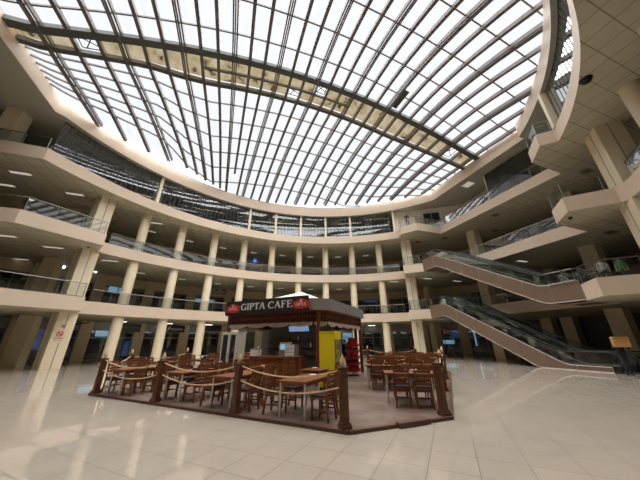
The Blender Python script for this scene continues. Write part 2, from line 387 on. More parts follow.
# columns and pillars, each its own
def column(u, v, z0, z1, r=0.40):
    mb = MB(); mb.lathe([(r + .05, z0), (r + .05, z0 + .12), (r, z0 + .14), (r, z1)], 28, (u, v, 0)); return struct(mb, 'column', 'column_paint', smooth=True)
for k in range(-4, 5):
    a = radians(9 * k); u, v = 22.65 * sin(a), -6.4 + 22.65 * cos(a)
    for z0, z1 in ((0, B[0]), (T[0], B[1]), (T[1], B[2])): column(u, v, z0, z1)
for k in (3, 4):
    a = radians(9 * k); u, v = 22.65 * sin(a), 6.4 - 22.65 * cos(a)
    for z0, z1 in ((0, B[0]), (T[0], B[1]), (T[1], B[2])): column(u, v, z0, z1)
def pillar(u, v, s, rz, z0, z1, groove=True):
    mb = MB(); mb.box((u, v, (z0 + z1) / 2), (s, s, z1 - z0), rz)
    if groove:
        mb.mat(1)
        for q in range(4):
            a = rz + q * pi / 2; mb.box((u + cos(a) * s / 2, v + sin(a) * s / 2, (z0 + z1) / 2), (.02, .05, z1 - z0 - .01), a)
    return struct(mb, 'pillar', ['column_paint', 'fascia_grey'])
for z0, z1 in ((0, B[0]), (T[0], B[1]), (T[1], B[2])):
    pillar(-15.95, 9.6, 1.12, pi / 4, z0, z1); pillar(15.95, 9.6, 1.12, pi / 4, z0, z1); pillar(15.75, -9.75, 1.2, pi / 4, z0, z1)
    for u, v in ((21.4, 4.4), (22.3, -4.4), (21.5, 13.0), (-19.6, 12.9), (20.0, -13.5), (27.2, 1.15), (27.2, 2.95)): pillar(u, v, 1.0, 0, z0, z1, False)
pillar(-20.75, 5.2, 0.95, 0, T[2], RB, False)

# shop walls behind the far galleries: pilasters, headers, glazed bays
def pol(R, deg): a = radians(deg); return (R * sin(a), -6.4 + R * cos(a))
nwin = ndoor = 0
RW = 30.7
for lv, (z0, z1) in enumerate(((0, B[0]), (T[0], B[1]), (T[1], B[2]))):
    hd = MB(); hd.ribbon([pol(RW, -63 + 126 * i / 84) for i in range(85)], z0 + 2.95, z1, 0.2); struct(hd, 'wall_far', 'wall_paint' if lv else 'frame_metal')
    for k in range(-7, 8):
        p = pol(RW - .1, 9 * k); mb = MB(); mb.box((p[0], p[1], (z0 + z1) / 2), (1.0, .45, z1 - z0), -radians(9 * k)); struct(mb, 'wall_pilaster', 'wall_paint')
    for k in range(-7, 7):
        if lv == 0 and k in (-1, 0, 1): continue          # behind the kiosk: added plain below
        a0, a1 = 9 * k + 1.0, 9 * k + 8.0
        pa, pb = Vector(pol(RW, a0)), Vector(pol(RW, a1)); am = radians((a0 + a1) / 2)
        nwin += 1
        rnd = random.Random(lv * 100 + k)
        nd = rnd.choice((2, 3, 4)); fr = MB(); d = pb - pa
        for i in range(nd + 1):
            q = pa + d * (i / nd); fr.box((q.x, q.y, z0 + 1.475), (.09, .09, 2.95), -am)
        for zz in (z0 + .06, z0 + 2.15, z0 + 2.9): fr.bar((pa.x, pa.y, zz), (pb.x, pb.y, zz), .08, .1)
        wo = struct(fr, 'window_%d' % nwin, 'frame_metal')
        g = MB(); g.ribbon([tuple(pa), tuple(pb)], z0 + .05, z0 + 2.92); g.build('pane', 'shop_glass', wo)
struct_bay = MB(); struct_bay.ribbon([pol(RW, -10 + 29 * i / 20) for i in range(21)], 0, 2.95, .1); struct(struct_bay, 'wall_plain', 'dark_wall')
# back partitions inside the shops
for lv, (z0, z1) in enumerate(((0, B[0]), (T[0], B[1]), (T[1], B[2]))):
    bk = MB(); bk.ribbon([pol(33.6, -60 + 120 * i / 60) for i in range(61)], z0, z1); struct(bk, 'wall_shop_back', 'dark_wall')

# escalator-side rooms
for lv, (z0, z1) in enumerate(((0, B[0]), (T[0], B[1]), (T[1], B[2]))):
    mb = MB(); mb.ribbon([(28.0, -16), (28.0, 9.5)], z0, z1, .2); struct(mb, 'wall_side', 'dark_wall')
mb = MB(); mb.ribbon([(21.6, 5.0), (21.6, -0.3), (18.8, -0.3)], T[2], RB, .15); struct(mb, 'wall_side', 'white_wall')
mb = MB(); mb.ribbon([(21.6, 5.0), (14.7, 9.65)], T[2], RB, .15); struct(mb, 'wall_side', 'white_wall')
mb = MB(); mb.box((21.45, 5.0, (T[2] + RB) / 2), (.5, .5, RB - T[2])); struct(mb, 'wall_pilaster', 'white_wall')
nwin += 1; fr = MB(); ca, cb = (17.62, 7.55), (19.15, 6.52)
for zz in (15.35, 16.75): fr.bar((*ca, zz), (*cb, zz), .1, .08)
for q in (ca, cb, ((ca[0] + cb[0]) / 2, (ca[1] + cb[1]) / 2)): fr.box((*q, 16.05), (.08, .08, 1.4), -.6)
wo = struct(fr, 'window_%d' % nwin, 'frame_metal'); g = MB(); g.bar((ca[0], ca[1], 16.05), (cb[0], cb[1], 16.05), .03, 1.36); g.build('pane', 'black', wo)  # black pane puts the darkness of the opening into its colour
for v0, v1 in ((3.75, 3.1), (2.9, 1.6)):
    ndoor += 1; fr = MB()
    for vv in (v0, v1): fr.box((21.5, vv, (T[2] + 16.95) / 2), (.12, .1, 16.95 - T[2]))
    fr.box((21.5, (v0 + v1) / 2, 16.95), (.12, v0 - v1 + .1, .1)); do = struct(fr, 'door_%d' % ndoor, 'white_pvc')
    g = MB(); g.box((21.5, (v0 + v1) / 2, (T[2] + 16.9) / 2), (.05, v0 - v1 - .1, 16.9 - T[2])); g.build('dark_opening', 'black', do)  # black sheet stands in for the dark inside the opening
mb = MB(); mb.ribbon([(-24.3, -4.5), (-24.3, 4.5)], 0, RB, .2); struct(mb, 'wall_side', 'dark_wall')
mb = MB(); mb.ribbon([(-27.0, 9.0), (-27.0, -9.0)], 0, RB, .2); struct(mb, 'wall_side', 'dark_wall')

# ------------------------------------------------------------------ skylight
ZC, KA, KB = 23.5, 0.0155, 0.0205
def rz_(u, v): return 18.72 + .25 * math.log1p(math.exp((ZC - KA * u * u - KB * v * v - 18.72) / .25))
UMIN, UMAX = -18.35, 17.45
FAN = ((-18.4, .9), (-15.5, 1.2), (-12.6, 2.1), (-10.7, 1.4), (-7.2, .2), (-3.1, -1.3), (1.5, -1.6), (8.2, -1.15), (11, -1.0), (15.5, -1.3), (17.5, -1.3))
KV = ((-18.4, .28), (-17.6, .34), (-16, .42), (-14.9, .49), (-12.3, .64), (-10.5, .86), (-8.3, 1), (9, 1), (12, .9), (15, .72), (17.5, .6))
def fv(u, v):        # the stained strip and the rows beyond it close up towards both ends of the vault
    if v < -1.2: return v
    for (a, ka), (b, kb) in zip(KV, KV[1:]):
        if u <= b: break
    k = ka + (kb - ka) * min(1, max(0, (u - a) / (b - a)))
    return -.0026 * u * u - .05 + (v + .1) * (k if v > -.15 else 1)
def ru(u, v):        # the ribs draw together slightly towards the far edge of the vault
    if v <= 1: return u
    for (a, da), (b, db) in zip(FAN, FAN[1:]):
        if u <= b: break
    return u + (da + (db - da) * min(1, max(0, (u - a) / (b - a)))) * ((v - 1) / 11) ** 1.15
def vfar(u): return -6.4 + sqrt(21.05 ** 2 - u * u)
def vnear(u): return 6.0 - sqrt(20.35 ** 2 - u * u)
STEP = 1.17; U0 = 0.6
sky = thing('skylight', 'vaulted translucent glass roof with dark grey ribs over the whole atrium', 'skylight', (0, 0, 0))
PUR = [-13.1, -11.3, -9.3, -7.0, -4.65, -2.3, 3.94, 5.7, 7.42, 9.16, 10.9, 12.64]
ribs = [U0 + STEP * k for k in range(-16, 15) if UMIN + .6 < U0 + STEP * k < UMAX - .1]
def vault_bar(mb, fix, a0, a1, along, w, dep, drop, n=24):
    for i in range(n):
        s0, s1 = a0 + (a1 - a0) * i / n, a0 + (a1 - a0) * (i + 1) / n
        P = (lambda t: (ru(fix, t), t, rz_(ru(fix, t), t) - drop)) if along == 'v' else (lambda t: (t, fv(t, fix), rz_(t, fv(t, fix)) - drop))
        a, b = Vector(P(s0)), Vector(P(s1))
        if along == 'u' and fix > 0 and max(a.y - vfar(min(19, abs(a.x))), b.y - vfar(min(19, abs(b.x)))) > 0: continue
        e = (b - a) * 0.02
        mb.bar(a - e, b + e, w, dep)
for i, u in enumerate(ribs):
    k = round((u - U0) / STEP); v1 = vfar(u); mb = MB()
    if k % 3 == 0:
        for du in (-.14, .14): vault_bar(mb, u + du, vnear(u), v1, 'v', .10, .30, .22)
        vault_bar(mb, u, vnear(u), v1, 'v', .09, .09, .40)
        o = mb.build('rib', 'rib_steel', sky); o['label'] = 'double main rib'
    else:
        vault_bar(mb, u, vnear(u), v1 if k not in (-5, -6) else v1 - (4.2 if k == -6 else 2.6), 'v', .23, .28, .21)
        mb.build('rib', 'rib_steel', sky)
def ulim(v):
    r = sqrt(max(0, 21.05 ** 2 - (v + 6.4) ** 2)) if v > 0 else sqrt(max(0, 20.35 ** 2 - (6.0 - v) ** 2)); return max(UMIN, -r), min(UMAX, r)
for v in PUR:
    a, b = ulim(v) if v < 0 else (UMIN, UMAX); mb = MB(); vault_bar(mb, v, a, b, 'u', .085, .12, .13, 60); mb.build('purlin', 'rib_steel', sky)
for v, wd_, dp in ((-.42, .50, .32), (2.10, .34, .32)):
    a, b = ulim(v); mb = MB(); vault_bar(mb, v, a, b, 'u', wd_, dp, .25, 40); o = mb.build('ridge_beam', 'beam_dark', sky); o['label'] = 'broad dark cross beam'
mb = MB(); vault_bar(mb, .9, -8.8, 4.2, 'u', .16, .2, .2, 20); mb.build('purlin', 'beam_dark', sky)
# cells of the roof: grid of rib gaps x purlin rows
vs_rows = sorted(PUR + [-.15, 1.9, -14.7, 14.4, 16.2, 18.0]); us = sorted([UMIN] + ribs + [UMAX])
sheetm = MB(); sheetn = MB(); holes = {(-12.2, 1), (-3.1, 1), (-1.9, 0), (15.1, 1)}
def patch(mb, u0, u1, v0, v1, dz=0.0, nu=1, nv=2):
    for i in range(nu):
        for j in range(nv):
            q = [(u0 + (u1 - u0) * x / nu, v0 + (v1 - v0) * y / nv) for x, y in ((i, j), (i + 1, j), (i + 1, j + 1), (i, j + 1))]
            c = []
            for u, v in q:
                v = fv(u, v); q_ = max(vnear(min(abs(u), 20)), min(vfar(min(abs(u), 20)), v)); w_ = ru(u, q_); c.append((w_, q_, rz_(w_, q_) + dz))
            mb.add(c, [(0, 1, 2, 3)])
hatch_cols = [min(range(len(us) - 1), key=lambda i: abs((us[i] + us[i + 1]) / 2 - x)) for x in (-14.8, -.7, .9, 15.0)]
for i in range(len(us) - 1):
    for j in range(len(vs_rows) - 1):
        v0, v1 = vs_rows[j], vs_rows[j + 1]; um = (us[i] + us[i + 1]) / 2
        if v0 > 0 - .2 and v1 < 1.95: continue
        if v0 > 0 and min(fv(us[i], v0) - vfar(abs(us[i])), fv(us[i + 1], v0) - vfar(abs(us[i + 1]))) > 0: continue
        if v1 < 0 and min(v1 - vnear(us[i]), v1 - vnear(us[i + 1])) > 99: continue
        patch(sheetm if v0 > 0 else sheetn, us[i], us[i + 1], v0, v1)
sheetm.build('glazing', 'roof_sheet', sky); sheetn.build('glazing', 'roof_sheet', sky)
for i in range(len(us) - 1):
    um = (us[i] + us[i + 1]) / 2
    rows = ((-.15, .9), (.9, 1.9)) if -8.8 < um < 4.2 else ((-.15, 1.9),)
    for ri, (v0, v1) in enumerate(rows):
        if i in hatch_cols and (len(rows) == 1 or (i == hatch_cols[1] and ri == 1) or (i == hatch_cols[2] and ri == 0)):
            mb = MB(); g = .1
            for a, b in (((us[i] + g, v0 + g), (us[i + 1] - g, v0 + g)), ((us[i] + g, v1 - g), (us[i + 1] - g, v1 - g)), ((us[i] + g, v0 + g), (us[i] + g, v1 - g)), ((us[i + 1] - g, v0 + g), (us[i + 1] - g, v1 - g)), ((us[i] + g, v0 + g + .2), (us[i + 1] - g, v1 - g - .3)), ((us[i] + .3, v1 - g), (us[i + 1] - .35, v0 + g))):
                a, b = (a[0], fv(*a)), (b[0], fv(*b)); mb.bar((*a, rz_(*a) + .12), (*b, rz_(*b) + .12), .07, .06)
            o = mb.build('open_hatch', 'mullion_dark', sky); o['label'] = 'open hatch in the stained strip showing bare sky'
        else:
            mb = MB(); patch(mb, us[i], us[i + 1], v0, v1); o = mb.build('stained_panel', 'stained_sheet', sky); o['label'] = 'ochre panel with brown water stains'
mb = MB(); i = min(range(len(us) - 1), key=lambda q: abs(us[q] - 7.6)); patch(mb, us[i] + .1, us[i] + .75, -2.9, -.8, -.12); mb.build('loose_flap', 'beam_dark', sky)
# gutter around the opening
gt = MB()
for L_ in (RING + [RING[0]],):
    gt.ribbon(offset(L_, .12), RT, RT + .08, .14)
gt.build('gutter', 'beam_dark', sky)

# ------------------------------------------------------------------ railings
def resample(pts, step):
    o = [pts[0]]; 
    for a, b in zip(pts, pts[1:]):
        L = hypot(b[0] - a[0], b[1] - a[1]); n = max(1, round(L / step))
        for i in range(1, n + 1): o.append((a[0] + (b[0] - a[0]) * i / n, a[1] + (b[1] - a[1]) * i / n))
    return o
def railing(pts, z, label, posts, h=0.95, gl='rail_glass', curved=False):
    c = pts[len(pts) // 2]; t = thing('railing', label, 'railing', (c[0], c[1], z)); off = (c[0], c[1], z)
    mb = MB(); mb.tube([(p[0], p[1], z + h) for p in pts], .032, 8); mb.build('handrail', 'rail_steel', t, smooth=True, off=off)
    g = MB(); g.ribbon(pts, z + .06, z + h - .08); g.build('glass_panel', gl, t, off=off, smooth=len(pts) > 15)
    b = MB(); b.ribbon(pts, z, z + .05, .05); b.build('base_rail', 'rail_steel', t, off=off)
    src = None
    for p in posts:
        if src is None:
            mb = MB(); mb.tube([(0, 0, 0), (0, 0, h)], .025, 8); mb.lathe([(.05, 0), (.05, .02)], 10); src = mb.build('post', 'rail_steel', t, smooth=True)
            o = src
        else: o = src.copy(); COL.objects.link(o); o.parent = t
        o.location = (p[0] - off[0], p[1] - off[1], 0)
    return t
lvn = ('first floor', 'second floor', 'third floor')
for lv in (0, 1):
    z = T[lv]; f = lvn[lv]; G_ = 'rail_glass_mirror' if lv else 'rail_glass'
    P = [(-23.5, 4.6), (-17.64, 4.6), (-14.36, 7.5)]; railing(P, z, 'glass balustrade of the %s on the no-smoking pillar side' % f, resample(P, 1.45), gl=G_)
    P = arc(22.12, -42.2, 42.2, 100); railing(P, z, 'long curved glass balustrade of the %s in front of the round columns' % f, arc(22.12, -42.2, 42.2, 26), gl=G_)
    P = [(14.9, 9.05), (13.68, 7.66), (14.9, 6.38)]; railing(P, z, 'short glass balustrade at the %s top landing of an escalator' % f, resample(P, .9))
    P = [(18.5, 6.1), (18.5, -6.1)]; railing(P, z, 'straight glass balustrade of the %s behind the escalators' % f, resample(P, 1.4), gl=G_)
    P = [(14.85, -6.45), (13.72, -7.66), (15.0, -8.95)]; railing(P, z, 'glass balustrade on the jutting %s corner near the big grooved pillar' % f, resample(P, 1.7))
    P = arc(22.15, 41.5, 25, 16, True); railing(P, z, 'curved glass balustrade of the %s beyond the big grooved pillar' % f, arc(22.15, 41.5, 25, 5, True), gl='clear_glass')
z = T[2]
P = [(-23.5, 4.6), (-18.0, 4.6)]; railing(P, z, 'glass balustrade of the third floor at the dark recess', resample(P, 1.45))
P = arc(22.0, -57, 42, 60); railing(P, z, 'balustrade seen behind the curved glass wall of the third floor', arc(22.0, -57, 42, 30))
P = [(14.5, 8.6), (14.05, 7.72), (15.0, 6.25), (18.5, 6.2), (18.5, -6.0)]; railing(P, z, 'third floor balustrade in front of the pale room', resample(P, .9), gl='plain_glass')
P = [(14.9, -6.45), (13.7, -7.64), (14.25, -8.2)]; railing(P, z, 'balustrade on the jutting third floor corner', resample(P, .8))

# third floor glass walls
def glass_wall(pts, name_i, z0, z1, step):
    fr = MB(); rs = resample(pts, step) if len(pts) < 5 else pts
    for p in rs: fr.box((p[0], p[1], (z0 + z1) / 2), (.035, .035, z1 - z0), 0)
    fr.ribbon(pts, z0, z0 + .06, .05); fr.ribbon(pts, z1 - .06, z1, .05)
    o = struct(fr, 'window_%d' % name_i, 'mullion_dark'); g = MB(); g.ribbon(pts, z0 + .05, z1 - .05); g.build('pane', 'curtain_glass', o, smooth=len(pts) > 15)
nwin += 1; glass_wall(arc(21.35, -57.5, 41, 84), nwin, T[2], RB, 1)
nwin += 1; glass_wall(arc(20.5, 43.5, -20, 52, True), nwin, T[2], RB, 1)
nwin += 1; glass_wall([(18.75, -0.4), (18.75, -6.1)], nwin, T[2], RB, .9)
for k in (-36, -9, 0, 9, 18, 27, 42.3):
    p = (21.25 * sin(radians(k)), -6.4 + 21.25 * cos(radians(k))); mb = MB(); mb.box((*p, (T[2] + RB) / 2), (.26, .26, RB - T[2]), -radians(k)); struct(mb, 'column_slim', 'column_paint')
p = (20.3 * sin(radians(44.2)), 6.0 - 20.3 * cos(radians(44.2))); mb = MB(); mb.box((*p, (T[2] + RB) / 2), (.34, .34, RB - T[2]), radians(45)); struct(mb, 'column_slim', 'column_paint')

# ------------------------------------------------------------------ escalators
def escalator(uc, z0, label, group):
    wd = 1.56; t = thing('escalator', label, 'escalator', (uc, 0, z0), 0, group)
    V0, V1 = -6.25, 6.12; va, vb = -4.22, 4.22; R_ = 4.88 if z0 > 1 else 4.67
    def f(v): return 0 if v < va else (R_ if v > vb else R_ * (v - va) / (vb - va))
    def curve(d, lo=None):
        pts = []
        for i in range(41):
            v = V0 + (V1 - V0) * i / 40
            # soften both bends
            s = sum(f(v + .30 * (q / 6 - .5) * 2) for q in range(7)) / 7
            zz = s + d; pts.append((v, max(lo, zz) if lo is not None else zz))
        return pts
    lo = .015 if z0 < 1 else None
    for sx in (-1, 1):
        x = sx * wd / 2
        side = curve(.26) + curve(-.86, lo)[::-1]
        mb = MB(); mb.profile(side, x - .02 * sx, x, 'x'); pan = mb.build('cladding_panel', 'esc_panel', t)
        tr = MB(); c = curve(.27); tr_pts = [(x, p[0], p[1]) for p in c]; tr.tube(tr_pts, .026, 6)
        c2 = curve(-.86, lo); tr.tube([(x, p[0], p[1]) for p in c2], .024, 6)
        for i in range(0, 41, 5):
            a, b = c[i], c2[i]
            if a[1] - b[1] > .1: tr.bar((x + .012 * sx, a[0], a[1]), (x + .012 * sx, b[0], b[1]), .02, .02)
        tr.build('edge_trim', 'esc_trim', t)
        g = curve(.98); base = curve(.28); mb = MB(); n = len(g); xi = x - .12 * sx
        mb.add([(xi, p[0], p[1]) for p in base] + [(xi, p[0], p[1]) for p in g], [(i, i + 1, n + i + 1, n + i) for i in range(n - 1)])
        mb.build('glass_balustrade', 'esc_glass', t)
        hp = [(xi, p[0], p[1]) for p in curve(1.0)]
        def loop(end, d, zb):   # newel: the handrail turns back under itself
            r = .42; return [(xi, end + d * r * sin(a), zb + 1.0 - r + r * cos(a)) for a in [pi * q / 10 for q in range(1, 11)]]
        pts = loop(V0, -1, 0)[::-1] + hp + loop(V1, 1, R_)
        mb = MB(); mb.tube(pts, .042, 8); mb.build('handrail', 'black_rubber', t, smooth=True)
        for e, zz, d in ((V0, 0, -1), (V1, R_, 1)):
            mb = MB(); mb.box((xi, e - d * .0, zz + .16), (.16, .55, .32)); mb.build('newel_base', 'black_rubber', t)
    sof = MB(); c2 = curve(-.84, lo); n = len(c2)
    sof.add([(-wd / 2 + .02, p[0], p[1]) for p in c2] + [(wd / 2 - .02, p[0], p[1]) for p in c2], [(i, i + 1, n + i + 1, n + i) for i in range(n - 1)])
    sof.build('underside', 'esc_panel', t)
    for v0, v1, zz in ((V0 - .5, va, 0), (vb, V1 + .05, R_)):
        mb = MB(); mb.box((0, (v0 + v1) / 2, zz + .012), (wd - .3, v1 - v0, .02)); mb.build('landing_plate', 'step_metal', t)
    ns = 22; src = None
    for i in range(ns):
        v = va + (vb - va) * (i + .5) / ns; zz = R_ * (i + .5) / ns
        if src is None:
            mb = MB(); mb.box((0, 0, -.02), (wd - .34, .40, .04)); mb.box((0, -.19, -.12), (wd - .34, .03, .2)); src = mb.build('step', 'step_metal', t); o = src
        else: o = src.copy(); COL.objects.link(o); o.parent = t
        o.location = (0, v, zz + .12)
    return t
for z0, nm, lo_ in ((0.0, 'lower', 'rising from the atrium floor to the first floor'), (T[0], 'upper', 'rising from the first floor to the second floor')):
    escalator(15.76, z0, 'brown clad %s escalator %s, open atrium side' % (nm, lo_), 'paired escalators')
    escalator(17.50, z0, '%s escalator %s, wall side of its pair' % (nm, lo_), 'paired escalators')

t = thing('guard_frame', 'steel guard frame beside the foot of the upper escalator', 'railing', (14.9, -5.5, T[0]))
mb = MB(); mb.tube([(0, -.65, .3), (0, -.65, 1.0), (0, .75, 1.0), (0, .75, .3), (0, -.65, .3)], .03, 8); mb.build('frame', 'rail_steel', t)
mb = MB(); mb.box((0, .05, .65), (.012, 1.34, .64)); mb.build('pane', 'rail_glass', t)
for v_ in (-.5, .6):
    mb = MB(); mb.box((.0, v_, .285), (.04, .06, .03)); mb.build('foot', 'rail_steel', t)
#==MORE==

def PR(x, y, R):     # where the sight line of a place of the photograph meets a far circle of radius R
    c = Vector((x - 320, 240 - y, F_PX)); r = cam_right * c.x + cam_up * c.y + cam_fwd * c.z
    d = Vector((r.x * cos(PHI) + r.y * sin(PHI), -r.x * sin(PHI) + r.y * cos(PHI))); L = d.length; d /= L
    o = Vector((-OX * cos(PHI) - OY * sin(PHI), OX * sin(PHI) - OY * cos(PHI) + 6.4)); b = o.dot(d); t = -b + sqrt(b * b - o.dot(o) + R * R)
    q = o + d * t; return math.degrees(atan2(q.x, q.y)), EYE + r.z / L * t
# ------------------------------------------------------------------ ceiling fittings
FL = ('ground floor, added as fill', 'first floor', 'second floor')
def fit_light(x, y, z, label, mat='lamp_fill', sx=1.2, sy=.3, rot=0, group='gallery ceiling lights', uv=None):
    u, v = uv or PX(x, y, z); t = thing('ceiling_light', label, 'ceiling light', (u, v, z), rot, group)
    mb = MB(); mb.box((0, 0, -.012), (sx + .08, sy + .08, .024)); mb.build('frame', 'white_pvc', t)
    mb = MB(); mb.box((0, 0, -.026), (sx, sy, .012)); mb.build('diffuser', mat, t)
LIT = [(20.6, 173, 2, 'oblong light in the third floor soffit nearest the dark recess', 'lamp_mid'), (4.7, 184.7, 2, 'oblong soffit light cut by the picture edge under the third floor', 'lamp_mid'),
 (75, 194, 2, 'oblong light in the third floor soffit above the left grooved pillar', 'lamp_mid'), (156, 223, 2, 'soffit light between the first two round columns of the second floor', 'lamp_mid'),
 (4.7, 235.6, 1, 'oblong light at the outer end of the second floor soffit', 'lamp_mid'), (53.4, 247.3, 1, 'oblong light beside the pillar head under the second floor', 'lamp_mid'),
 (19.7, 259, 1, 'faint oblong light deep under the second floor corner', 'lamp_mid'), (110, 260.6, 1, 'soffit light right behind the pillar under the second floor', 'lamp_mid'),
 (394, 281.6, 1, 'soffit light left of the far grooved pillar under the second floor', 'lamp_mid'), (427.5, 278.5, 1, 'soffit light under the second floor escalator landing', 'lamp_mid'),
 (457, 281, 1, 'soffit light under the bend of the upper escalator', 'lamp_mid'), (450.6, 290, 1, 'bright light deep in the first floor behind the upper escalator', 'lamp_cool'),
 (433, 295.5, 1, 'cool light over the first floor behind the far grooved pillar', 'lamp_cool'), (378, 293.5, 1, 'bright cool shop light on the first floor, upper of two', 'lamp_cool'),
 (361, 297.7, 1, 'bright cool shop light on the first floor behind the seventh round column', 'lamp_cool'), (394, 296, 1, 'bright cool shop light on the first floor near the far grooved pillar', 'lamp_cool'),
 (396, 326, 0, 'cool light in the ground floor shop beside the far grooved pillar', 'lamp_cool'), (437, 327.5, 0, 'cool light over the glazed entrance, beside the red display', 'lamp_cool'),
 (451, 325, 0, 'cool light over the glazed entrance, between two others', 'lamp_cool'), (461, 327, 0, 'large cool light over the glazed entrance nearest the escalator', 'lamp_cool'),
 (471, 290, 1, 'cool light seen under the middle of the upper escalator', 'lamp_cool'), (522, 261, 1, 'soffit light under the straight second floor edge', 'lamp_mid'),
 (564, 322, 0, 'small light on the ground floor ceiling behind the lower escalator', 'lamp_cool'), (102, 322, 0, 'cool light in a ground floor shop behind the first round column', 'lamp_cool')]
principled('lamp_mid', (0.8, 0.76, 0.68), 0.5, emit=(1.0, 0.92, 0.8), estr=0.35)
for x, y, lv, lb, mt in LIT: fit_light(x, y, B[lv], lb, mt, *((1.2, .3) if lv else (1.0, .3)))
fit_light(468, 184.5, RB, 'square panel in the pale third floor room soffit', 'lamp_dim', .9, .9)
ORD = ('first', 'second', 'third', 'fourth', 'fifth', 'sixth', 'seventh', 'eighth', 'ninth', 'tenth')
for lv in range(3):
    for k in range(-4, 4):
        p = pol(26.6 if lv else 28.9, 9 * k + 4.5)
        fit_light(0, 0, B[lv], 'gallery light over the %s bay from the no-smoking pillar on the %s' % (ORD[k + 4], FL[lv]), 'lamp_fill' if lv == 0 else 'lamp_dim', 1.0 if lv == 0 else .8, .3, -radians(9 * k + 4.5), uv=p)  # ground floor row is added to fill the dark gallery; upper rows are dim fixtures
def vent(x, y, z, label, n=4, w_=.75, d=.6, rot=0):
    u, v = PX(x, y, z); t = thing('ceiling_vent', label, 'vent', (u, v, z), rot, 'soffit air vents')
    mb = MB(); mb.box((0, 0, -.01), (w_, d, .02)); mb.build('frame', 'soffit_tile', t)
    for i in range(n):
        mb = MB(); mb.box((-w_ / 2 + w_ * (i + .5) / n, 0, -.024), (w_ / n * .55, d * .9, .01)); mb.build('slot', 'vent_dark', t)
for a in ((495, 215, B[2], 'dark slotted vent in the soffit above the straight second floor balustrade'), (475, 233, B[2], 'slotted vent near the slim pillar head behind the upper escalator'),
          (495, 230.5, B[2], 'slotted vent between the slim pillar and the straight balustrade'), (417.5, 242, B[2], 'small vent beside the head of the far grooved pillar'),
          (445, 238, B[2], 'small vent under the angled third floor fascia'), (587, 171, B[2], 'slotted vent beside the big grooved pillar under the third floor'),
          (611, 232, B[1], 'slotted vent under the jutting second floor corner')): vent(*a, w_=1.0 if a[0] > 560 else .8)
def dome(x, y, z, label, r, mat='black'):
    u, v = PX(x, y, z); t = thing('dome_camera', label, 'dome camera', (u, v, z))
    mb = MB(); mb.lathe([(r * 1.1, 0), (r * 1.1, -.04), (r, -.05)], 20); mb.build('base', mat, t)
    mb = MB(); mb.lathe([(r * .98, -.05), (r * .85, -.05 - r * .4), (r * .5, -.05 - r * .75), (.01, -.05 - r * .85)], 20); mb.build('dome', 'black', t, smooth=True)
dome(585.5, 79.5, B[2], 'large black dome at the edge of the nearest third floor soffit', .23)
dome(570, 217.5, B[1], 'small black dome under the jutting second floor corner', .11)
dome(88.5, 246.3, B[1], 'small black dome under the second floor beside the left pillar head', .09, 'white_pvc')

for x, y, lb in ((63, 268, 'blue-white spot lamp glowing deep in the first floor behind the left pilaster'), (95, 272.5, 'blue-white spot lamp glowing in the first floor shop beside the left grooved pillar')):
    a, z_ = PR(x, y, 29.8); p = pol(29.8, a); t = thing('spot_lamp', lb, 'lamp', (p[0], p[1], z_), -radians(a))
    mb = MB(); mb.lathe([(.10, 0), (.16, .12), (.10, .2)], 14, (0, .06, 0)); mb.build('housing', 'black', t); mb = MB(); mb.ball((0, -.05, .08), .13, 12, (1, .5, 1)); mb.build('bulb', 'lamp_cool', t)
# ------------------------------------------------------------------ shop fronts: signs and lit displays
def wall_thing(name, label, cat, x, y, R, group=None):
    a, z = PR(x, y, R); p = pol(R, a); return thing(name, label, cat, (p[0], p[1], z), -radians(a), group)
t = wall_thing('shop_sign', 'black shop sign with white script lettering over a ground floor door', 'sign', 176.5, 329, 30.35)
mb = MB(); mb.box((0, .06, 0), (2.5, .1, .82)); mb.build('board', 'sign_black', t)
def scribble(t, pts, r, mat='sign_letter', name='lettering'):
    mb = MB(); mb.tube([(p[0], -.02, p[1]) for p in pts], r, 6); mb.build(name, mat, t, smooth=True)
scribble(t, [(-1.02, -.30), (-.92, -.22), (-.86, .2), (-.74, .30), (-.68, .2), (-.8, .02), (-.95, 0), (-.6, .03)], .035)
pts = [(-.6 + .012 * i + .02 * sin(i * .55), -.06 + .10 * sin(i * .55 + .6) + (.16 if i in (52, 53, 54, 72, 73) else 0)) for i in range(110)]
scribble(t, pts, .028)
t = wall_thing('shop_sign', 'pale board with a black fan of petals on the first floor', 'sign', 220.5, 289, 30.35)
mb = MB(); mb.box((0, .06, 0), (2.2, .1, 1.6)); mb.build('board', 'board_grey', t)
for i in range(7):
    a = radians(-90 + 30 * i); mb = MB(); n = 10
    q = [(sin(a) * (.22 + .5 * s) + cos(a) * w_ * .11, cos(a) * (.22 + .5 * s) - sin(a) * w_ * .11) for s, w_ in ((0, 0), (.3, .8), (.6, 1), (.85, .6), (1, 0), (.85, -.6), (.6, -1), (.3, -.8))]
    mb.profile([(x_ , z_ - .15) for x_, z_ in q], -.02, .01, 'y'); mb.build('petal', 'sign_black', t)
t = wall_thing('shop_sign', 'dark sign over the ground floor door between the second and third round columns', 'sign', 214, 328, 30.35)
mb = MB(); mb.box((0, .06, 0), (2.5, .1, .8)); mb.build('board', 'sign_black', t)
t = wall_thing('shop_sign', 'grey blue glazed sign panel with faint lettering over a ground floor door', 'sign', 131, 328, 30.35)
mb = MB(); mb.box((0, .06, 0), (2.5, .1, .85)); mb.build('board', 'dark_wall', t)
scribble(t, [(-1.0 + .02 * i, .05 + .08 * sin(i * .9)) for i in range(90)], .015, 'frame_metal')
t = wall_thing('led_sign', 'dark red lit strip over the glazed entrance', 'sign', 445, 330, 30.2)
mb = MB(); mb.box((0, .05, 0), (.75, .08, .32)); mb.build('housing', 'sign_black', t)
mb = MB(); mb.box((0, 0, 0), (.65, .02, .2)); mb.build('display', 'red_led', t)
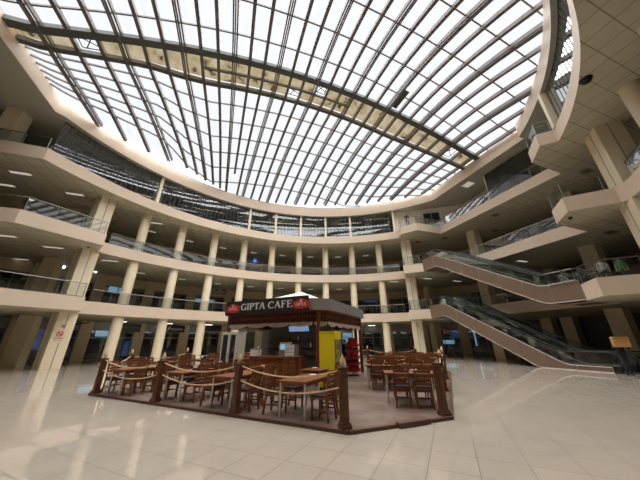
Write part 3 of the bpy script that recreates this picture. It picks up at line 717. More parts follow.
t = wall_thing('wall_stripe', 'black arrow stripe on the pale wall beside the left ground floor door', 'sign', 80.5, 324, 30.35)
mb = MB(); mb.bar((-.7, 0, -.15), (.7, 0, .2), .03, .09); mb.build('stripe', 'sign_black', t)
DISP = [(40, 338, 32.2, 1.5, 2.2, 'blue_display', 'deep blue shop display between the pilaster and the no-smoking pillar'), (131, 348, 32.2, 1.6, 1.6, 'blue_display', 'deep blue display in the shop under the grey blue sign'),
 (349, 338, 31.5, 2.0, 1.5, 'teal_display', 'pale teal lit display seen through the café corner'), (103, 330, 32, 1.2, 1.4, 'teal_display', 'teal lit shelves behind the first round column'),
 (116, 290, 31.9, 1.5, .7, 'teal_display', 'lit display on the first floor behind the first round column'), (169, 287, 31.9, 1.4, 1.6, 'blue_display', 'blue display on the first floor between two pilasters'),
 (205, 301, 31.9, 2.6, .55, 'teal_display', 'row of pale screens on the first floor behind the third round column'), (370, 298, 32, 1.9, 1.5, 'blue_display', 'blue shop interior board on the first floor behind the eighth round column'),
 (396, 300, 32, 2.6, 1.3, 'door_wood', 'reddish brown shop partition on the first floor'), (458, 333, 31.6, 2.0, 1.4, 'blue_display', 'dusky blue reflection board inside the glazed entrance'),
 (445, 342, 32.2, 2.4, .55, 'teal_display', 'teal display low inside the glazed entrance'), (475, 337, 31.6, .25, 2.2, 'teal_display', 'narrow lit door edge of the glazed entrance'),
 (20, 338, 32, 2.0, .3, 'board_grey', 'pale shelf in the darkest ground floor shop'), (390, 338, 32.2, 3.0, 2.0, 'frame_metal', 'grey roller panel in the shop beside the far grooved pillar'),
 (449, 302, 31.6, 2.5, .7, 'teal_display', 'bright teal shop window on the first floor behind the escalator head'), (452, 258, 31.8, 1.2, 1.0, 'blue_display', 'blue window on the second floor behind the upper escalator')]
for x, y, R, w_, h_, mt, lb in DISP:
    t = wall_thing('shop_display', lb, 'shop display', x, y, R); mb = MB(); mb.box((0, 0, 0), (w_, .08, h_)); mb.build('panel', mt, t)
    mb = MB()
    for sx in (-1, 1): mb.box((sx * w_ / 2, -.01, 0), (.05, .12, h_ + .05))
    for sz in (-1, 1): mb.box((0, -.01, sz * h_ / 2), (w_ + .05, .12, .05))
    mb.build('frame', 'black', t)
for x, y, mt, lb, sz in ((255, 261, 'blue_light', 'small bright blue neon star in a second floor shop', .32), (256, 227.5, 'violet_light', 'violet lit sign behind the curved third floor glass, nearer the fourth column', .3),
                     (283, 231, 'violet_light', 'violet lit sign behind the curved third floor glass, nearer the fifth column', .28)):
    t = wall_thing('neon_sign', lb, 'neon sign', x, y, 29.5 if mt == 'blue_light' else 27.5); mb = MB()
    if mt == 'blue_light':
        for i in range(4): a = pi * i / 4; mb.bar((-sz * cos(a), 0, -sz * sin(a)), (sz * cos(a), 0, sz * sin(a)), .06, .06)
    else: mb.box((0, 0, 0), (sz * 2.6, .06, sz)); mb.box((0, 0, sz * .8), (sz * 1.2, .06, sz * .35))
    mb.build('tube', mt, t)
for x, lb in ((184, 'white board standing for a light patch reflected in the curved third floor glass beside the slim post'), (368, 'white panel behind the curved third floor glass near its far end')):
    t = wall_thing('white_panel', lb, 'panel', 160 if x == 184 else 368, 190 if x == 184 else 224, 22.7); mb = MB(); mb.box((0, 0, -.3), (.9, .08, 2.3)); mb.build('board', 'paper_white', t)  # first board stands in for a patch of light reflecting in the glass
# no-smoking sign on the left pillar
t = thing('no_smoking_sign', 'white notice with red no-smoking ring on the left grooved pillar', 'sign', (-15.54, 9.2, 2.15), pi / 4)
mb = MB(); mb.box((-.14, .0, -.05), (.62, .02, .86)); mb.build('sheet', 'column_paint', t)
mb = MB(); mb.tube([(-.14 + .16 * cos(a), -.02, .12 + .16 * sin(a)) for a in [2 * pi * i / 20 for i in range(21)]], .028, 6); mb.bar((-.25, -.02, .23), (-.03, -.02, .01), .03, .045); mb.build('prohibition_ring', 'sign_red', t)
mb = MB(); mb.bar((-.2, -.02, .12), (-.06, -.02, .12), .02, .03); mb.build('cigarette', 'black', t)
mb = MB()
for i in range(9): mb.box((-.38 + .06 * i, -.015, -.18), (.04, .01, .07))
mb.build('red_lettering', 'sign_red', t)
mb = MB()
for i in range(7): mb.box((-.34 + .066 * i, -.015, -.34), (.045, .01, .04))
mb.build('small_lettering', 'frame_metal', t)
t = thing('wall_plate', 'small grey plate above the no-smoking notice', 'plate', (-15.56, 9.18, 2.78), pi / 4)
mb = MB(); mb.box((-.05, 0, 0), (.24, .02, .18)); mb.build('plate', 'fascia_grey', t)

# ------------------------------------------------------------------ café deck
DK = [(-8.63, -3.1), (-2.05, -9.76), (.55, -9.68), (7.38, -2.8), (7.38, -.3), (.6, 6.5), (-2.1, 6.5), (-8.63, -.05)]
DZ = .05
t = thing('cafe_deck', 'worn reddish brown octagonal plank deck standing on the beige tiles', 'deck', (-.76, -1.57, 0))
off = (-.76, -1.57, 0); mb = MB(); mb.prism(offset(DK + [DK[0]], .03)[:-1], .004, DZ - .004); mb.build('planking', 'deck_planks', t, off=off)
for a, b in zip(DK, DK[1:] + DK[:1]):
    mb = MB(); mb.bar((*a, DZ / 2 + .004), (*b, DZ / 2 + .004), .09, DZ + .016); mb.build('edge_board', 'deck_trim', t, off=off)
mb = MB(); mb.bar((-.95, -9.78, .05), (-.15, -9.74, .05), .14, .09); mb.build('entrance_board', 'deck_trim', t, off=off)
PO = [(-8.46, -3.16), (-6.19, -5.48), (-4.06, -7.61), (-2.06, -9.6), (.49, -9.54), (2.85, -7.15), (5.1, -4.9), (7.2, -2.7), (7.2, -.4), (5, 1.9), (2.7, 4.2), (.6, 6.35), (-2, 6.35), (-4.2, 4.2), (-6.4, 2), (-8.46, -.2)]
PN = ['at the deck corner nearest the no-smoking pillar', 'second along the front rope from the no-smoking side', 'third along the front rope from the no-smoking side', 'at the entrance gap in front of the yellow fridge',
      'at the entrance gap beside the escalator-side tables', 'first along the escalator-side edge', 'second along the escalator-side edge', 'at the far end of the escalator-side edge', 'at the rear corner facing the escalators',
      'behind the red snack rack', 'behind the café, nearer the escalators', 'behind the café at the rear edge', 'behind the white café cabinet', 'along the rear edge towards the no-smoking side', 'second behind the no-smoking corner', 'just behind the no-smoking corner post']
def make_post(i, finial=True):
    t = thing('rope_post', 'dark brown wooden rope post ' + PN[i], 'post', (*PO[i], DZ), pi / 4 if i not in (3, 4) else 0, 'wooden rope posts around the café deck')
    mb = MB(); mb.box((0, 0, .04), (.22, .22, .07)); mb.box((0, 0, .09), (.19, .19, .05)); mb.build('base', 'post_wood', t)
    mb = MB(); q = [(.075, .10), (.072, 1.0)]
    mb.box((0, 0, .55), (.15, .15, .9))
    for a in range(4): mb.box((.078 * cos(a * pi / 2), .078 * sin(a * pi / 2), .55), (.012, .09, .7), a * pi / 2)
    mb.build('shaft', 'post_wood', t)
    mb = MB(); mb.box((0, 0, 1.01), (.20, .20, .03)); mb.box((0, 0, 1.045), (.16, .16, .05)); mb.box((0, 0, 1.08), (.19, .19, .025)); mb.build('cap', 'post_wood', t)
    if finial:
        mb = MB(); mb.lathe([(.03, 1.09), (.025, 1.11), (.045, 1.13), (.06, 1.17), (.06, 1.20), (.042, 1.25), (.022, 1.29), (.005, 1.33)], 12); o = mb.build('lamp', 'lamp_glass', t, smooth=True); o['label'] = 'cream flame shaped lamp'
for i in range(16): make_post(i, i != 4)
for i in range(16):
    if i == 3: continue
    a, b = PO[i], PO[(i + 1) % 16]
    for lvl, (z, nm) in enumerate(((.98, 'upper'), (.66, 'lower'))):
        mb = MB(); n = 18; d = Vector((b[0] - a[0], b[1] - a[1])); L = d.length; d /= L
        mb.tube([(a[0] + d.x * s - a[0], a[1] + d.y * s - a[1], z + .12 - 4 * (.21 if L > 2.6 else .16) * (s / L) * (1 - s / L) - DZ) for s in [.09 + (L - .18) * k / n for k in range(n + 1)]], .017, 6)
        o = mb.build('rope', 'rope_tan', loc=W(*a, DZ), rz=PHI, smooth=True)
        tag(o, '%s tan rope hanging between the post %s and the next one clockwise' % (nm, PN[i].split(',')[0]) if False else '%s tan rope from the post %s' % (nm, PN[i]), 'rope', 'ropes around the café deck')

# ------------------------------------------------------------------ tables and chairs
def make_chair(label, loc, rz):
    t = thing('dining_chair', label, 'chair', loc, rz, 'slat-back chairs of the café', world=True)
    mb = MB(); mb.box((0, 0, .43), (.42, .40, .035)); mb.box((0, .19, .39), (.38, .025, .06)); mb.box((0, -.17, .39), (.36, .025, .06)); mb.build('seat', 'chair_wood', t)
    mb = MB(); mb.box((0, .01, .46), (.39, .36, .035)); o = mb.build('cushion', 'seat_dark', t); o['label'] = 'dark seat pad'
    for sx in (-1, 1):
        mb = MB(); mb.bar((sx * .18, .17, 0), (sx * .18, .17, .42), .04, .04); mb.build('leg', 'chair_wood', t)
        mb = MB(); mb.bar((sx * .185, -.25, 0), (sx * .185, -.185, .44), .035, .045); mb.build('leg', 'chair_wood', t)
    mb = MB()
    for sx in (-1, 1): mb.bar((sx * .185, -.185, .43), (sx * .185, -.280, .985), .04, .045)
    for z in (.56, .655, .75, .845, .945): y = -.185 - .09 * (z - .43) / .52; mb.box((0, y, z), (.35, .018, .065 if z < .9 else .08))
    mb.build('backrest', 'chair_wood', t)
    mb = MB()
    for sx in (-1, 1): mb.bar((sx * .18, .17, .2), (sx * .185, -.215, .2), .02, .03)
    mb.box((0, -.02, .2), (.35, .02, .03)); mb.build('stretcher', 'chair_wood', t)
    return t
def make_table(label, loc, rz, L=1.42, Wd=.78):
    t = thing('dining_table', label, 'table', loc, rz, 'café tables', world=True)
    mb = MB(); mb.box((0, 0, .735), (L, Wd, .035)); mb.build('tabletop', 'table_wood', t)
    mb = MB()
    for s in (-1, 1): mb.box((0, s * (Wd / 2 - .06), .685), (L - .12, .022, .07)); mb.box((s * (L / 2 - .06), 0, .685), (.022, Wd - .12, .07))
    mb.build('apron', 'chair_wood', t)
    for sx in (-1, 1):
        for sy in (-1, 1):
            mb = MB(); x, y = sx * (L / 2 - .06), sy * (Wd / 2 - .06); mb.tube([(x, y, 0), (x, y, .70)], .025, 10); mb.build('leg', 'silver', t, smooth=True)
    return t
chair0 = table0 = small0 = None
def put_chair(p, rz, label):
    global chair0
    loc = W(p[0], p[1], DZ)
    if chair0 is None: chair0 = make_chair(label, loc, PHI + rz)
    else: dup(chair0, loc, PHI + rz, label)
def put_table(p, rz, label, small=False):
    global table0, small0
    loc = W(p[0], p[1], DZ)
    if small:
        if small0 is None: small0 = make_table(label, loc, PHI + rz, .75, .72)
        else: dup(small0, loc, PHI + rz, label)
    else:
        if table0 is None: table0 = make_table(label, loc, PHI + rz)
        else: dup(table0, loc, PHI + rz, label)
def item(u, v, kind, label):
    if kind == 'napkin':
        t = thing('napkin_holder', label, 'napkin holder', (u, v, DZ + .7525), .4, 'napkin holders on café tables')
        mb = MB(); mb.box((0, 0, .03), (.15, .07, .06)); mb.build('tray', 'black', t); mb = MB(); mb.box((0, 0, .085), (.12, .045, .10)); mb.build('napkin', 'paper_white', t)
    else:
        t = thing('ashtray', label, 'dish', (u, v, DZ + .7525), 0, 'white dishes on café tables')
        mb = MB(); mb.lathe([(.06, 0), (.09, .03), (.095, .045), (.08, .045), (.055, .012)], 16); mb.build('dish', 'paper_white', t, smooth=True)
def table_set(c, ang, desc, small=False, near='entrance', far='café', sides=(1, -1), names=('side A', 'side B'), along=(.32, -.32), alongn=('nearer the rope', 'nearer the café'), ends=(), jit=0.03):
    r = random.Random(int(c[0] * 100 + c[1] * 37)); a = radians(ang); ax = Vector((cos(a), sin(a))); nx = Vector((-sin(a), cos(a)))
    put_table(c, a, ('small square' if small else 'oblong') + ' brown café table with silver legs, ' + desc, small)
    for s in sides:
        for i, k in enumerate((0,) if small else along):
            dd = .56 + r.uniform(-.02, .08)
            p = Vector(c) + ax * (k + r.uniform(-jit, jit)) + nx * (s * dd)
            rz = a + (pi if s > 0 else 0) + r.uniform(-.09, .09)
            lab = 'brown slat-back chair at the %s, %s%s' % (desc_short(desc), names[0] if s > 0 else names[1], '' if small else ' ' + alongn[i])
            put_chair((p.x, p.y), rz, lab)
def desc_short(d): return d + ' table'
E_ = 'escalator side'; NS = 'pillar side'
# front row along the rope (long axis across the row)
for n, c in (('front entrance-end', (-2.43, -8.13)), ('front second', (-3.96, -6.60)), ('front third', (-5.34, -4.99)), ('front corner', (-7.33, -3.23))):
    table_set(c, 45, n, names=(NS, E_), along=(-.38, .30), alongn=('by the rope', 'by the café'))
for n, c in (('counter entrance-end', (-1.56, -6.22)), ('counter middle', (-3.04, -4.74)), ('counter cabinet-end', (-4.53, -3.25))):
    table_set(c, 45, n, small=True, names=(NS, E_))
for n, c in (('rear-left corner', (-7.2, .08)), ('rear-left second', (-5.58, 1.34)), ('rear-left third', (-4.28, 3.0)), ('rear-left inner', (-2.79, 4.49))):
    table_set(c, -45, n, names=('rear side', 'front side'), along=(-.30, .32), alongn=('by the rope', 'by the café'))
for n, c, an in (('escalator-side entrance', (.72, -8.10), -32), ('escalator-side second', (2.93, -5.84), -38), ('escalator-side third', (4.35, -4.0), -42), ('escalator-side far corner', (5.95, -2.6), -45),
                 ('inner escalator-side', (1.45, -5.72), -36), ('inner second escalator-side', (2.6, -3.75), -40), ('rear escalator-side', (5.2, -.9), -45)):
    table_set(c, an, n, names=('far side', 'near side'), along=(-.27, .30), alongn=('by the café', 'by the rope'))
for u, v, k, l in ((1.55, -5.65, 'napkin', 'white napkin stack on the inner escalator-side table'), (.95, -8.05, 'dish', 'white dish on the escalator-side entrance table'), (3.1, -5.9, 'napkin', 'white napkin stack on the escalator-side second table'),
                   (5.0, -.8, 'napkin', 'white napkin stack on the rear escalator-side table'), (-2.2, -7.95, 'dish', 'white dish on the front entrance-end table'), (-1.56, -6.2, 'dish', 'white dish on the small table by the counter entrance end'),
                   (-3.04, -4.7, 'dish', 'white dish on the middle small counter table'), (-5.3, -5.0, 'napkin', 'white napkin stack on the front third table'), (-4.55, -3.2, 'napkin', 'white napkin stack on the small table by the white cabinet'), (-5.55, 1.3, 'napkin', 'white napkin stack on the rear-left second table')):
    item(u, v, k, l)

# ------------------------------------------------------------------ café kiosk
KC = (-.8, -1.55); KO = [(-1.3, -5.2), (-.55, -5.2), (2.8, -1.85), (2.8, -1.2), (-.55, 2.1), (-1.3, 2.1), (-4.6, -1.2), (-4.6, -1.9)]
k = thing('cafe_kiosk', 'octagonal dark red wooden café kiosk with grey eaves on the deck', 'kiosk', (*KC, DZ)); ko = (*KC, DZ)
def inset(P, d): return offset(P + [P[0]], d)[:-1]
def ring_of(P, d):   # closed offset of the octagon towards its centre
    q = offset([P[-1]] + P + [P[0]], d); return q[1:-1]
mb = MB(); o8 = ring_of(KO, 0); mb.prism(o8, 2.84, 3.30); mb.build('eaves', 'fascia_grey', k, off=ko)
mb = MB(); top = ring_of(KO, .55); n = len(top); mb.add([(p[0], p[1], 3.30) for p in top] + [(*KC, 4.2)], [(i, (i + 1) % n, n) for i in range(n)]); o = mb.build('roof', 'tent_white', k, off=ko); o['label'] = 'white tent-like roof peak'
ins = ring_of(KO, .22)
for i in range(8):
    a, b = Vector(ins[i]), Vector(ins[(i + 1) % 8]); mb = MB()
    for z in (2.36, 2.62, 2.82): mb.bar((*a, z), (*b, z), .06, .06)
    L = (b - a).length; m_ = max(2, int(L / .13))
    for j in range(m_ + 1): q = a + (b - a) * (j / m_); mb.bar((q.x, q.y, 2.36), (q.x, q.y, 2.84), .03, .05)
    mb.bar((*(a + (a - Vector(KC)) * -.01), 2.6), (*(b + (b - Vector(KC)) * -.01), 2.6), .02, .44) if False else None
    mb.build('frieze', 'kiosk_wood', k, off=ko)
    pb = MB(); qa, qb = a + (Vector(KC) - a) * .03, b + (Vector(KC) - b) * .03; pb.bar((*qa, 2.6), (*qb, 2.6), .02, .44); pb.build('frieze_backing', 'snack_dark', k, off=ko)
    if True:
        mb = MB(); m2 = 60; top_, bot = [], []
        nn = Vector(((b - a).y, -(b - a).x)).normalized()
        for j in range(m2 + 1):
            s = j / m2; q = a + (b - a) * s + nn * (.05 + .025 * sin(s * 70)); sw = abs(sin(s * pi * max(1, round(L)))) ** .7
            top_.append((q.x, q.y, 2.40)); bot.append((q.x + nn.x * .02, q.y + nn.y * .02, 2.21 + .09 * (1 - sw)))
        mb.add(top_ + bot, [(j, j + 1, m2 + 2 + j, m2 + 1 + j) for j in range(m2)]); mb.build('valance', 'valance_cloth', k, off=ko, smooth=True)
for p in ((-1.02, -5.0), (2.55, -1.8), (-4.37, -1.85), (-1.0, 1.85), (-4.37, -1.25), (2.55, -1.25)):
    mb = MB(); mb.box((*p, 1.47), (.14, .14, 2.7), pi / 4); mb.build('corner_post', 'kiosk_wood', k, off=ko)
mb = MB(); mb.prism(ring_of(KO, .4), 2.79, 2.835); mb.build('ceiling_panel', 'dark_wall', k, off=ko)
# working counter with wooden front, behind the front-left face
S = Vector((-1, 1)).normalized(); Aa = Vector((1, 1)).normalized(); F0 = Vector((-1.2, -5.25)) + Aa * .12
def KP(s, a): q = F0 + S * s + Aa * a; return (q.x, q.y)
t = thing('cafe_counter', 'orange brown wooden café counter under the sign', 'counter', (*KP(2.1, .22), DZ), radians(135)); 
mb = MB(); mb.box((0, 0, .5), (2.3, .5, 1.0))
for i in range(6): mb.box((-.95 + .38 * i, .255, .5), (.32, .02, .8))
mb.build('front', 'counter_wood', t)
mb = MB(); mb.box((0, .04, 1.02), (2.4, .66, .05)); mb.build('worktop', 'table_wood', t)
mb = MB(); mb.box((-1.03, .2, .52), (.3, .34, 1.03)); mb.build('end_pier', 'kiosk_wood', t)
t = thing('cup_crate', 'white gridded crate standing on the counter end', 'crate', (*KP(1.22, .14), DZ + 1.045), radians(135))
mb = MB(); mb.box((0, 0, .22), (.42, .34, .43)); mb.build('crate', 'paper_white', t)
mb = MB()
for i in range(4): mb.box((-.21 + .14 * i, 0, .22), (.015, .355, .44))
for i in range(4): mb.box((0, 0, .03 + .13 * i), (.435, .355, .012))
mb.build('grid', 'board_grey', t)
t = thing('bread_box', 'small white box at the cabinet end of the counter', 'box', (*KP(3.05, .15), DZ + 1.045), radians(135))
mb = MB(); mb.box((0, 0, .13), (.36, .3, .26)); mb.build('body', 'paper_white', t); mb = MB(); mb.box((0, 0, .275), (.38, .32, .03)); mb.build('lid', 'board_grey', t)
t = thing('coffee_machine', 'grey and teal coffee machine behind the counter', 'coffee machine', (*KP(2.1, 1.15), DZ + .0), radians(135))
mb = MB(); mb.box((0, 0, .5), (1.6, .5, 1.0)); mb.build('back_unit', 'kiosk_wood', t)
mb = MB(); mb.box((0, 0, 1.22), (.6, .42, .44)); mb.box((0, .12, 1.5), (.5, .2, .14)); mb.build('body', 'silver', t)
mb = MB(); mb.box((0, .22, 1.38), (.42, .02, .22)); mb.build('display', 'teal_display', t)
t = thing('menu_screen', 'tilted blue menu screen hanging under the kiosk ceiling', 'screen', (*KP(1.0, .3), DZ + 2.1), radians(135))
M_ = Matrix.Rotation(radians(-18), 3, 'X'); mb = MB(); mb.box((0, 0, 0), (1.0, .05, .26), M=M_); mb.build('case', 'black', t); mb = MB(); mb.box((0, .028, .0), (.95, .012, .22), M=M_); mb.build('panel', 'menu_screen', t)
mb = MB(); mb.tube([(-.3, 0, .1), (-.3, 0, .58)], .015, 6); mb.tube([(.3, 0, .1), (.3, 0, .58)], .015, 6); mb.build('hanger', 'frame_metal', t)
t = thing('back_shelf', 'dark shelf unit at the back of the kiosk', 'shelf', (-.65, -.15, DZ), radians(135))
mb = MB(); mb.box((0, 0, 1.26), (4.7, .06, 2.5)); mb.build('back_panel', 'dark_wall', t)
for z in (.9, 1.3, 1.7):
    mb = MB(); mb.box((0, .17, z), (4.0, .3, .03)); mb.build('shelf', 'kiosk_wood', t)
rb = random.Random(4); src = None
for i in range(18):
    z = (.915, 1.315, 1.715)[i % 3]; s = -1.8 + .2 * i; q = Vector((-.65, -.15)) + Vector((cos(radians(135)), sin(radians(135)))) * s + Vector((-sin(radians(135)), cos(radians(135)))) * .17
    mb = MB(); h = rb.uniform(.16, .28); mb.lathe([(.045, 0), (.045, h * .65), (.018, h * .8), (.018, h)], 10); o = mb.build('bottle', rb.choice(['paper_white', 'snack_dark', 'door_wood', 'frame_metal']), loc=W(q.x, q.y, DZ + z), rz=PHI, smooth=True)
    tag(o, 'small bottle in the dark row behind the café counter', 'bottle', 'bottles on the kiosk back shelf')
for s_, nm in ((1.1, 'by the kiosk post'), (3.2, 'by the white cabinet')):
    q = KP(s_, .75); fit_light(0, 0, 2.79, 'added strip light under the kiosk ceiling ' + nm, 'lamp_kiosk_fill', .9, .14, radians(135), 'added kiosk strip lights', uv=q)  # lamps added to brighten the dark kiosk interior
# white glazed cabinet at the left end of the front-left face
t = thing('glazed_cabinet', 'white framed two-door glazed cabinet at the left end of the café', 'cabinet', (*KP(3.92, -.34), DZ), radians(135), )
mb = MB(); mb.box((0, -.25, 1.0), (.88, .03, 2.0)); mb.box((0, 0, .2), (.88, .5, .4)); mb.box((0, 0, 1.98), (.93, .54, .06))
for sx in (-1, 1): mb.box((sx * .43, 0, 1.0), (.05, .5, 2.0))
mb.build('body', 'white_pvc', t)
for sx in (-1, 1):
    mb = MB(); cx = sx * .215
    for q in (-1, 1): mb.box((cx + q * .18, .26, 1.18), (.065, .04, 1.56)); mb.box((cx, .26, 1.18 + q * .75), (.42, .04, .08))
    d = mb.build('door', 'white_pvc', t); mb = MB(); mb.box((cx, .26, 1.18), (.31, .01, 1.44)); mb.build('pane', 'shop_glass', d)
    mb = MB(); mb.box((cx - sx * .175, .29, 1.1), (.02, .03, .16)); mb.build('handle', 'silver', d)
for z in (.75, 1.1, 1.45):
    mb = MB(); mb.box((0, 0, z), (.80, .42, .02)); mb.build('shelf', 'clear_glass', t)
mb = MB(); mb.box((0, -.22, 1.2), (.80, .01, 1.55)); mb.build('lining', 'dark_wall', t)
# sign
t = thing('cafe_sign', 'long black sign with white serif lettering between two red crests on the kiosk eaves', 'sign', (*((Vector(KO[0]) + Vector(KO[7])) / 2 - Aa * .09), 3.08), radians(135) + pi)
SL = (Vector(KO[0]) - Vector(KO[7])).length + .12; mb = MB(); mb.box((-.05, .02, .03), (SL - .39, .10, .60)); mb.build('board', 'sign_black', t)
lm = MB(); x = 0.0
for ch in 'GIPTA CAFE': x += serif_letter(lm, ch, x)
wid = x; hgt = .29; sx_ = 2.74 / wid
lm.v = [(-1.31 + p[0] * sx_, -.032 - p[2], -.10 + p[1] * hgt) for p in lm.v]; lm.build('lettering', 'sign_letter', t)
for cx in (-1.79, 1.84):
    w2 = .41; pol8 = [(-w2, -.13), (-w2 * .5, -.17), (0, -.19), (w2 * .5, -.17), (w2, -.13), (w2 * .93, 0), (w2, .10), (w2 * .55, .13), (w2 * .3, .2), (0, .225), (-w2 * .3, .2), (-w2 * .55, .13), (-w2, .10), (-w2 * .93, 0)]
    mb = MB(); mb.profile([(cx + p[0], p[1]) for p in pol8], -.045, -.03, 'y'); e = mb.build('crest', 'sign_red', t)
    lm = MB(); x = 0.0
    for ch in 'GIPTA': x += serif_letter(lm, ch, x)
    lm.v = [(cx - .25 + p[0] * .5 / x, -.046 - p[2] * .3, -.07 + p[1] * .12) for p in lm.v]; lm.build('crest_lettering', 'sign_letter', e)
    mb = MB(); mb.ball((cx, -.046, .12), .045, 10, (1, .3, 1)); mb.build('crest_boss', 'sign_letter', e)
# yellow fridge
t = thing('drinks_fridge', 'tall yellow drinks fridge with a lit glass door beside the kiosk post', 'fridge', (-.75, -5.58, DZ), radians(45))
mb = MB(); mb.box((0, .0, .06), (.6, .58, .12)); mb.build('plinth', 'black', t)
mb = MB(); mb.box((-.28, 0, 1.03), (.04, .6, 1.82)); mb.box((.28, 0, 1.03), (.04, .6, 1.82)); mb.box((0, .28, 1.03), (.56, .04, 1.82)); mb.box((0, 0, 1.9), (.6, .6, .1)); mb.box((0, 0, .17), (.6, .6, .1)); mb.build('body', 'fridge_yellow', t)
mb = MB(); mb.box((0, -.31, 1.80), (.6, .06, .26)); mb.build('header', 'fridge_yellow', t)
mb = MB()
for sx in (-1, 1): mb.box((sx * .27, -.315, .92), (.055, .05, 1.46))
for z in (.22, 1.63): mb.box((0, -.315, z), (.6, .05, .06))
d = mb.build('door', 'frame_metal', t); mb = MB(); mb.box((0, -.315, .92), (.5, .012, 1.36)); mb.build('pane', 'clear_glass', d)
mb = MB(); mb.box((.22, -.36, 1.0), (.025, .03, .4)); mb.build('handle', 'silver', d)
mb = MB(); mb.box((0, .25, .95), (.5, .02, 1.4)); mb.build('back_light', 'fridge_glow', t)
for z in (.45, .75, 1.05, 1.35):
    mb = MB(); mb.box((0, 0, z), (.5, .48, .015)); mb.build('shelf', 'silver', t)
# red snack rack
u, v = PX(353.5, 375.5, DZ)
t = thing('snack_rack', 'round red five-tier snack rack beside the yellow fridge', 'rack', (u, v, DZ))
mb = MB(); mb.lathe([(.30, 0), (.30, .04), (.06, .06), (.04, .1)], 24); mb.tube([(0, 0, .05), (0, 0, 1.62)], .03, 10); mb.build('stand', 'snack_dark', t)
for i in range(5):
    z = .16 + .29 * i; mb = MB(); mb.lathe([(.05, z), (.26, z), (.36, z + .05), (.38, z + .16), (.36, z + .16), (.34, z + .06), (.25, z + .02), (.05, z + .02)], 24); b_ = mb.build('tray', 'rack_red', t, smooth=True)
    mb = MB()
    for q in range(11): a = 2 * pi * q / 11; mb.box((.25 * cos(a), .25 * sin(a), z + .14), (.06, .13, .24), a)
    mb.build('packets', 'snack_dark' if i % 2 else 'rack_red', b_)
mb = MB(); mb.prism([(-.22, -.02), (.22, -.02), (.22, .02), (-.22, .02)], 1.58, 1.76); mb.build('header', 'rack_red', t)

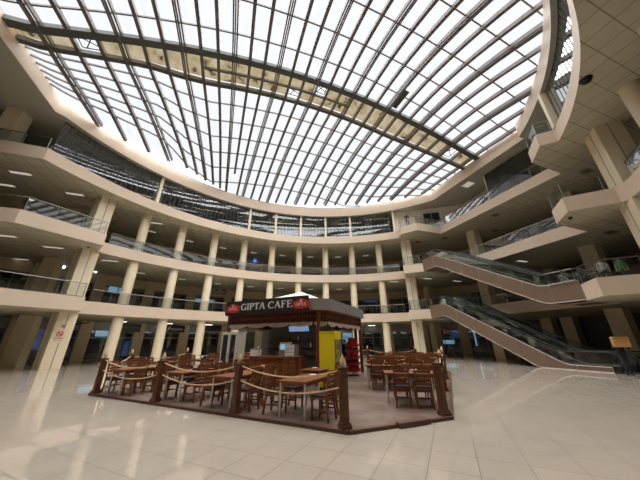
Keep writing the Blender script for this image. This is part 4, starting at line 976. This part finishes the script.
# ------------------------------------------------------------------ people
def limb_mesh(joints, edges, name):
    me = bpy.data.meshes.new(name); me.from_pydata([j[0] for j in joints], edges, []); o = bpy.data.objects.new(name, me); COL.objects.link(o)
    md = o.modifiers.new('Skin', 'SKIN'); md.use_smooth_shade = True
    sv = me.skin_vertices[0].data
    for i, j in enumerate(joints): sv[i].radius = j[1] if isinstance(j[1], tuple) else (j[1], j[1]); sv[i].use_root = (i == 0)
    s = o.modifiers.new('Sub', 'SUBSURF'); s.levels = 1; s.render_levels = 1
    dg = bpy.context.evaluated_depsgraph_get(); m2 = bpy.data.meshes.new_from_object(o.evaluated_get(dg)); bpy.data.objects.remove(o); return m2
def person(label, loc, rz, pose='stand', top='cloth_black', legs='cloth_navy', H=1.72, sleeves=True, group=None, turn=0.0):
    k = H / 1.72; t = thing('person', label, 'person', loc, rz, group)
    J = []; Ed = []
    def j(p, r, par=None):
        J.append((Vector(p) * k, tuple(x * k for x in r) if isinstance(r, tuple) else r * k)); i = len(J) - 1
        if par is not None: Ed.append((par, i))
        return i
    dz = 0 if pose != 'sit' else -.42
    pel = j((0, 0, .93 + dz), (.165, .125)); sp = j((0, .0, 1.1 + dz), (.165, .12), pel); ch = j((0, .01, 1.3 + dz), (.19, .135), sp); nb = j((0, 0, 1.43 + dz), (.09, .075), ch)
    nk = j((0, .015, 1.50 + dz), .055, nb); hd = j((0, .035, 1.60 + dz), (.075, .09), nk); j((0, .025, 1.68 + dz), (.065, .08), hd)
    for s in (-1, 1):
        sh = j((s * .18, 0, 1.40 + dz), .062, nb)
        if pose == 'carry': el = j((s * .27, .12, 1.17), .045, sh); wr = j((s * .25, .36, 1.38), .032, el); dirv = Vector((-s * .10, .08, .06))
        elif pose == 'sit': el = j((s * .24, .08, 1.14 + dz), .045, sh); wr = j((s * .16, .30, 1.08 + dz), .032, el); dirv = Vector((-s * .04, .1, .0))
        else: el = j((s * .24, -.02, 1.13), .045, sh); wr = j((s * .25, .08, .90), .032, el); dirv = Vector((0, .03, -.1))
        w0 = Vector(J[wr][0]) / k; pm = j(w0 + dirv * .55, (.036, .022), wr); d = dirv.normalized(); sd_ = d.cross(Vector((s, 0, .3))).normalized()
        for q, ln in enumerate((.062, .074, .078, .066)):
            b_ = w0 + dirv * .85 + sd_ * (.018 * (q - 1.5)); f1 = j(b_ + d * ln * .5, .009, pm); j(b_ + d * ln + Vector((-s, 0, 0)) * .012, .008, f1)
        th_ = j(w0 + dirv * .5 + sd_ * .045, .011, pm); j(w0 + dirv * .8 + sd_ * .06, .009, th_)
        if pose == 'sit': hp = j((s * .09, .03, .50), .085, pel); kn = j((s * .12, .43, .50), .062, hp); an = j((s * .12, .42, .08), .042, kn); j((s * .12, .56, .04), .04, an)
        else:
            st = .0 if pose == 'stand' else s * .14
            hp = j((s * .09, .0, .86), .088, pel); kn = j((s * .10, .03 + st * .6, .48), .06, hp); an = j((s * .10, -.02 + st, .08), .042, kn); j((s * .115, .12 + st, .035), .038, an)
    me = limb_mesh(J, Ed, 'body')
    for q in ('skin', top, legs, 'shoe'): me.materials.append(MATS[q])
    zc = dz * k
    wrists = [J[i][0] for i in range(len(J)) if abs(J[i][1] - .032 * k) < 1e-6] if False else [x[0] for x in J if not isinstance(x[1], tuple) and abs(x[1] - .032 * k) < 1e-5]
    for p in me.polygons:
        c = p.center; near_hand = any((c - w_).length < .15 * k and (w_.y < c.y + .02 or pose == 'stand' and c.z < w_.z + .01) for w_ in wrists)
        if c.z > 1.475 * k + zc: mi = 0
        elif near_hand: mi = 0
        elif pose == 'sit': mi = 3 if c.z < .09 * k else (2 if c.z < .60 * k and (c.y > .12 or c.z < .5 * k) and abs(c.x) < .2 * k else 1)
        else: mi = 3 if c.z < .085 * k else (2 if c.z < .93 * k and abs(c.x) < .2 * k else 1)
        p.material_index = mi; p.use_smooth = True
    o = bpy.data.objects.new('body', me); COL.objects.link(o); o.parent = t
    hz = (1.61 + dz) * k; mb = MB(); mb.ball((0, .012 * k, hz + .035 * k), .108 * k, 14, (.86, 1.0, 1.0)); hv = [(x, y, z) for x, y, z in mb.v]
    mb.v = [(x, (y if (z > hz + .07 * k) else min(y, .035 * k)), max(z, hz - .06 * k)) for x, y, z in hv]; mb.build('hair', 'hair', t, smooth=True)
    mb = MB(); mb.lathe([(.016, -.012), (.012, .0), (.004, .025)], 8, (0, .135 * k, hz - .015)); mb.build('nose', 'skin', t, smooth=True)
    for s in (-1, 1):
        mb = MB(); mb.ball((s * .034 * k, .118 * k, hz + .012 * k), .012 * k, 8); mb.build('eye', 'black', t)
        mb = MB(); mb.ball((s * .082 * k, .03 * k, hz), .03 * k, 8, (.35, .6, 1)); mb.build('ear', 'skin', t)
    mb = MB(); mb.box((0, .118 * k, hz - .055 * k), (.045 * k, .012, .01)); mb.build('mouth', 'cloth_maroon', t)
    return t
def facing(u, v, tu, tv): return atan2(tv - v, tu - u) - pi / 2
u, v = PX(631, 376, 0); cu, cv = -4.5, -15.1
u1, v1 = u, v
r_ = facing(u, v, u - 3, v - 2.4)
person('person in a black jacket walking with a cardboard box beside the lower escalator', (u, v, 0), r_, 'carry', 'cloth_black', 'cloth_navy', 1.74)
fwd = Vector((-sin(r_), cos(r_)))
t = thing('cardboard_box', 'brown cardboard box held up in both arms beside the escalator', 'box', (u + fwd.x * .42, v + fwd.y * .42, 1.30), r_)
mb = MB(); mb.box((0, 0, .21), (.56, .34, .42)); mb.build("carton", 'cardboard', t)
for s in (-1, 1):
    mb = MB(); mb.bar((0, s * .16, .42), (0, s * .30, .47), .50, .008); mb.build('flap', 'cardboard', t)
mb = MB(); mb.box((0, 0, .424), (.06, .30, .004)); mb.build('tape', 'rope_tan', t)
z1 = T[0]
def seat_person(label, u, v, z, rz, top, H=1.7, chair=True):
    person(label, (u, v, z), rz, 'sit', top, 'cloth_navy', H)
person('person in a white top standing at the first floor corner balustrade', (16.3, -7.0, z1), facing(15.5, -7.5, 12, -9), 'stand', 'cloth_white', 'cloth_navy', 1.5)
person('person in a green top beside the one in white on the first floor', (17.0, -7.5, z1), facing(16, -8, 13, -9), 'stand', 'cloth_green', 'cloth_navy', 1.5)
u, v = PX(345.5, 372.5, DZ); person('person in dark clothes standing between the yellow fridge and the red rack', (u, v, DZ), facing(u, v, 0, -12), 'stand', 'cloth_black', 'cloth_maroon', 1.68)
person('person in dark maroon behind the café counter', (.15, -3.0, DZ), facing(0, -3, -4, -8), 'stand', 'cloth_maroon', 'cloth_black', 1.7)
for (x, y, lb, H) in ((365, 358.5, 'person in dark clothes standing at the shop beyond the deck, beside a rear table', 1.7), (371.5, 358.5, 'shorter person in dark clothes standing beside another beyond the rear deck table', 1.5)):
    a, z = PR(x, 345, 28.5); p = pol(28.5, a); person(lb, (p[0], p[1], 0), facing(p[0], p[1], -4, -15), 'stand', 'cloth_black', 'cloth_black', H)
person('person in dark clothes standing at the third floor balustrade beside the pale room', (14.75, 7.3, T[2]), facing(15, 7, 0, -8), 'stand', 'cloth_black', 'cloth_navy', 1.75)
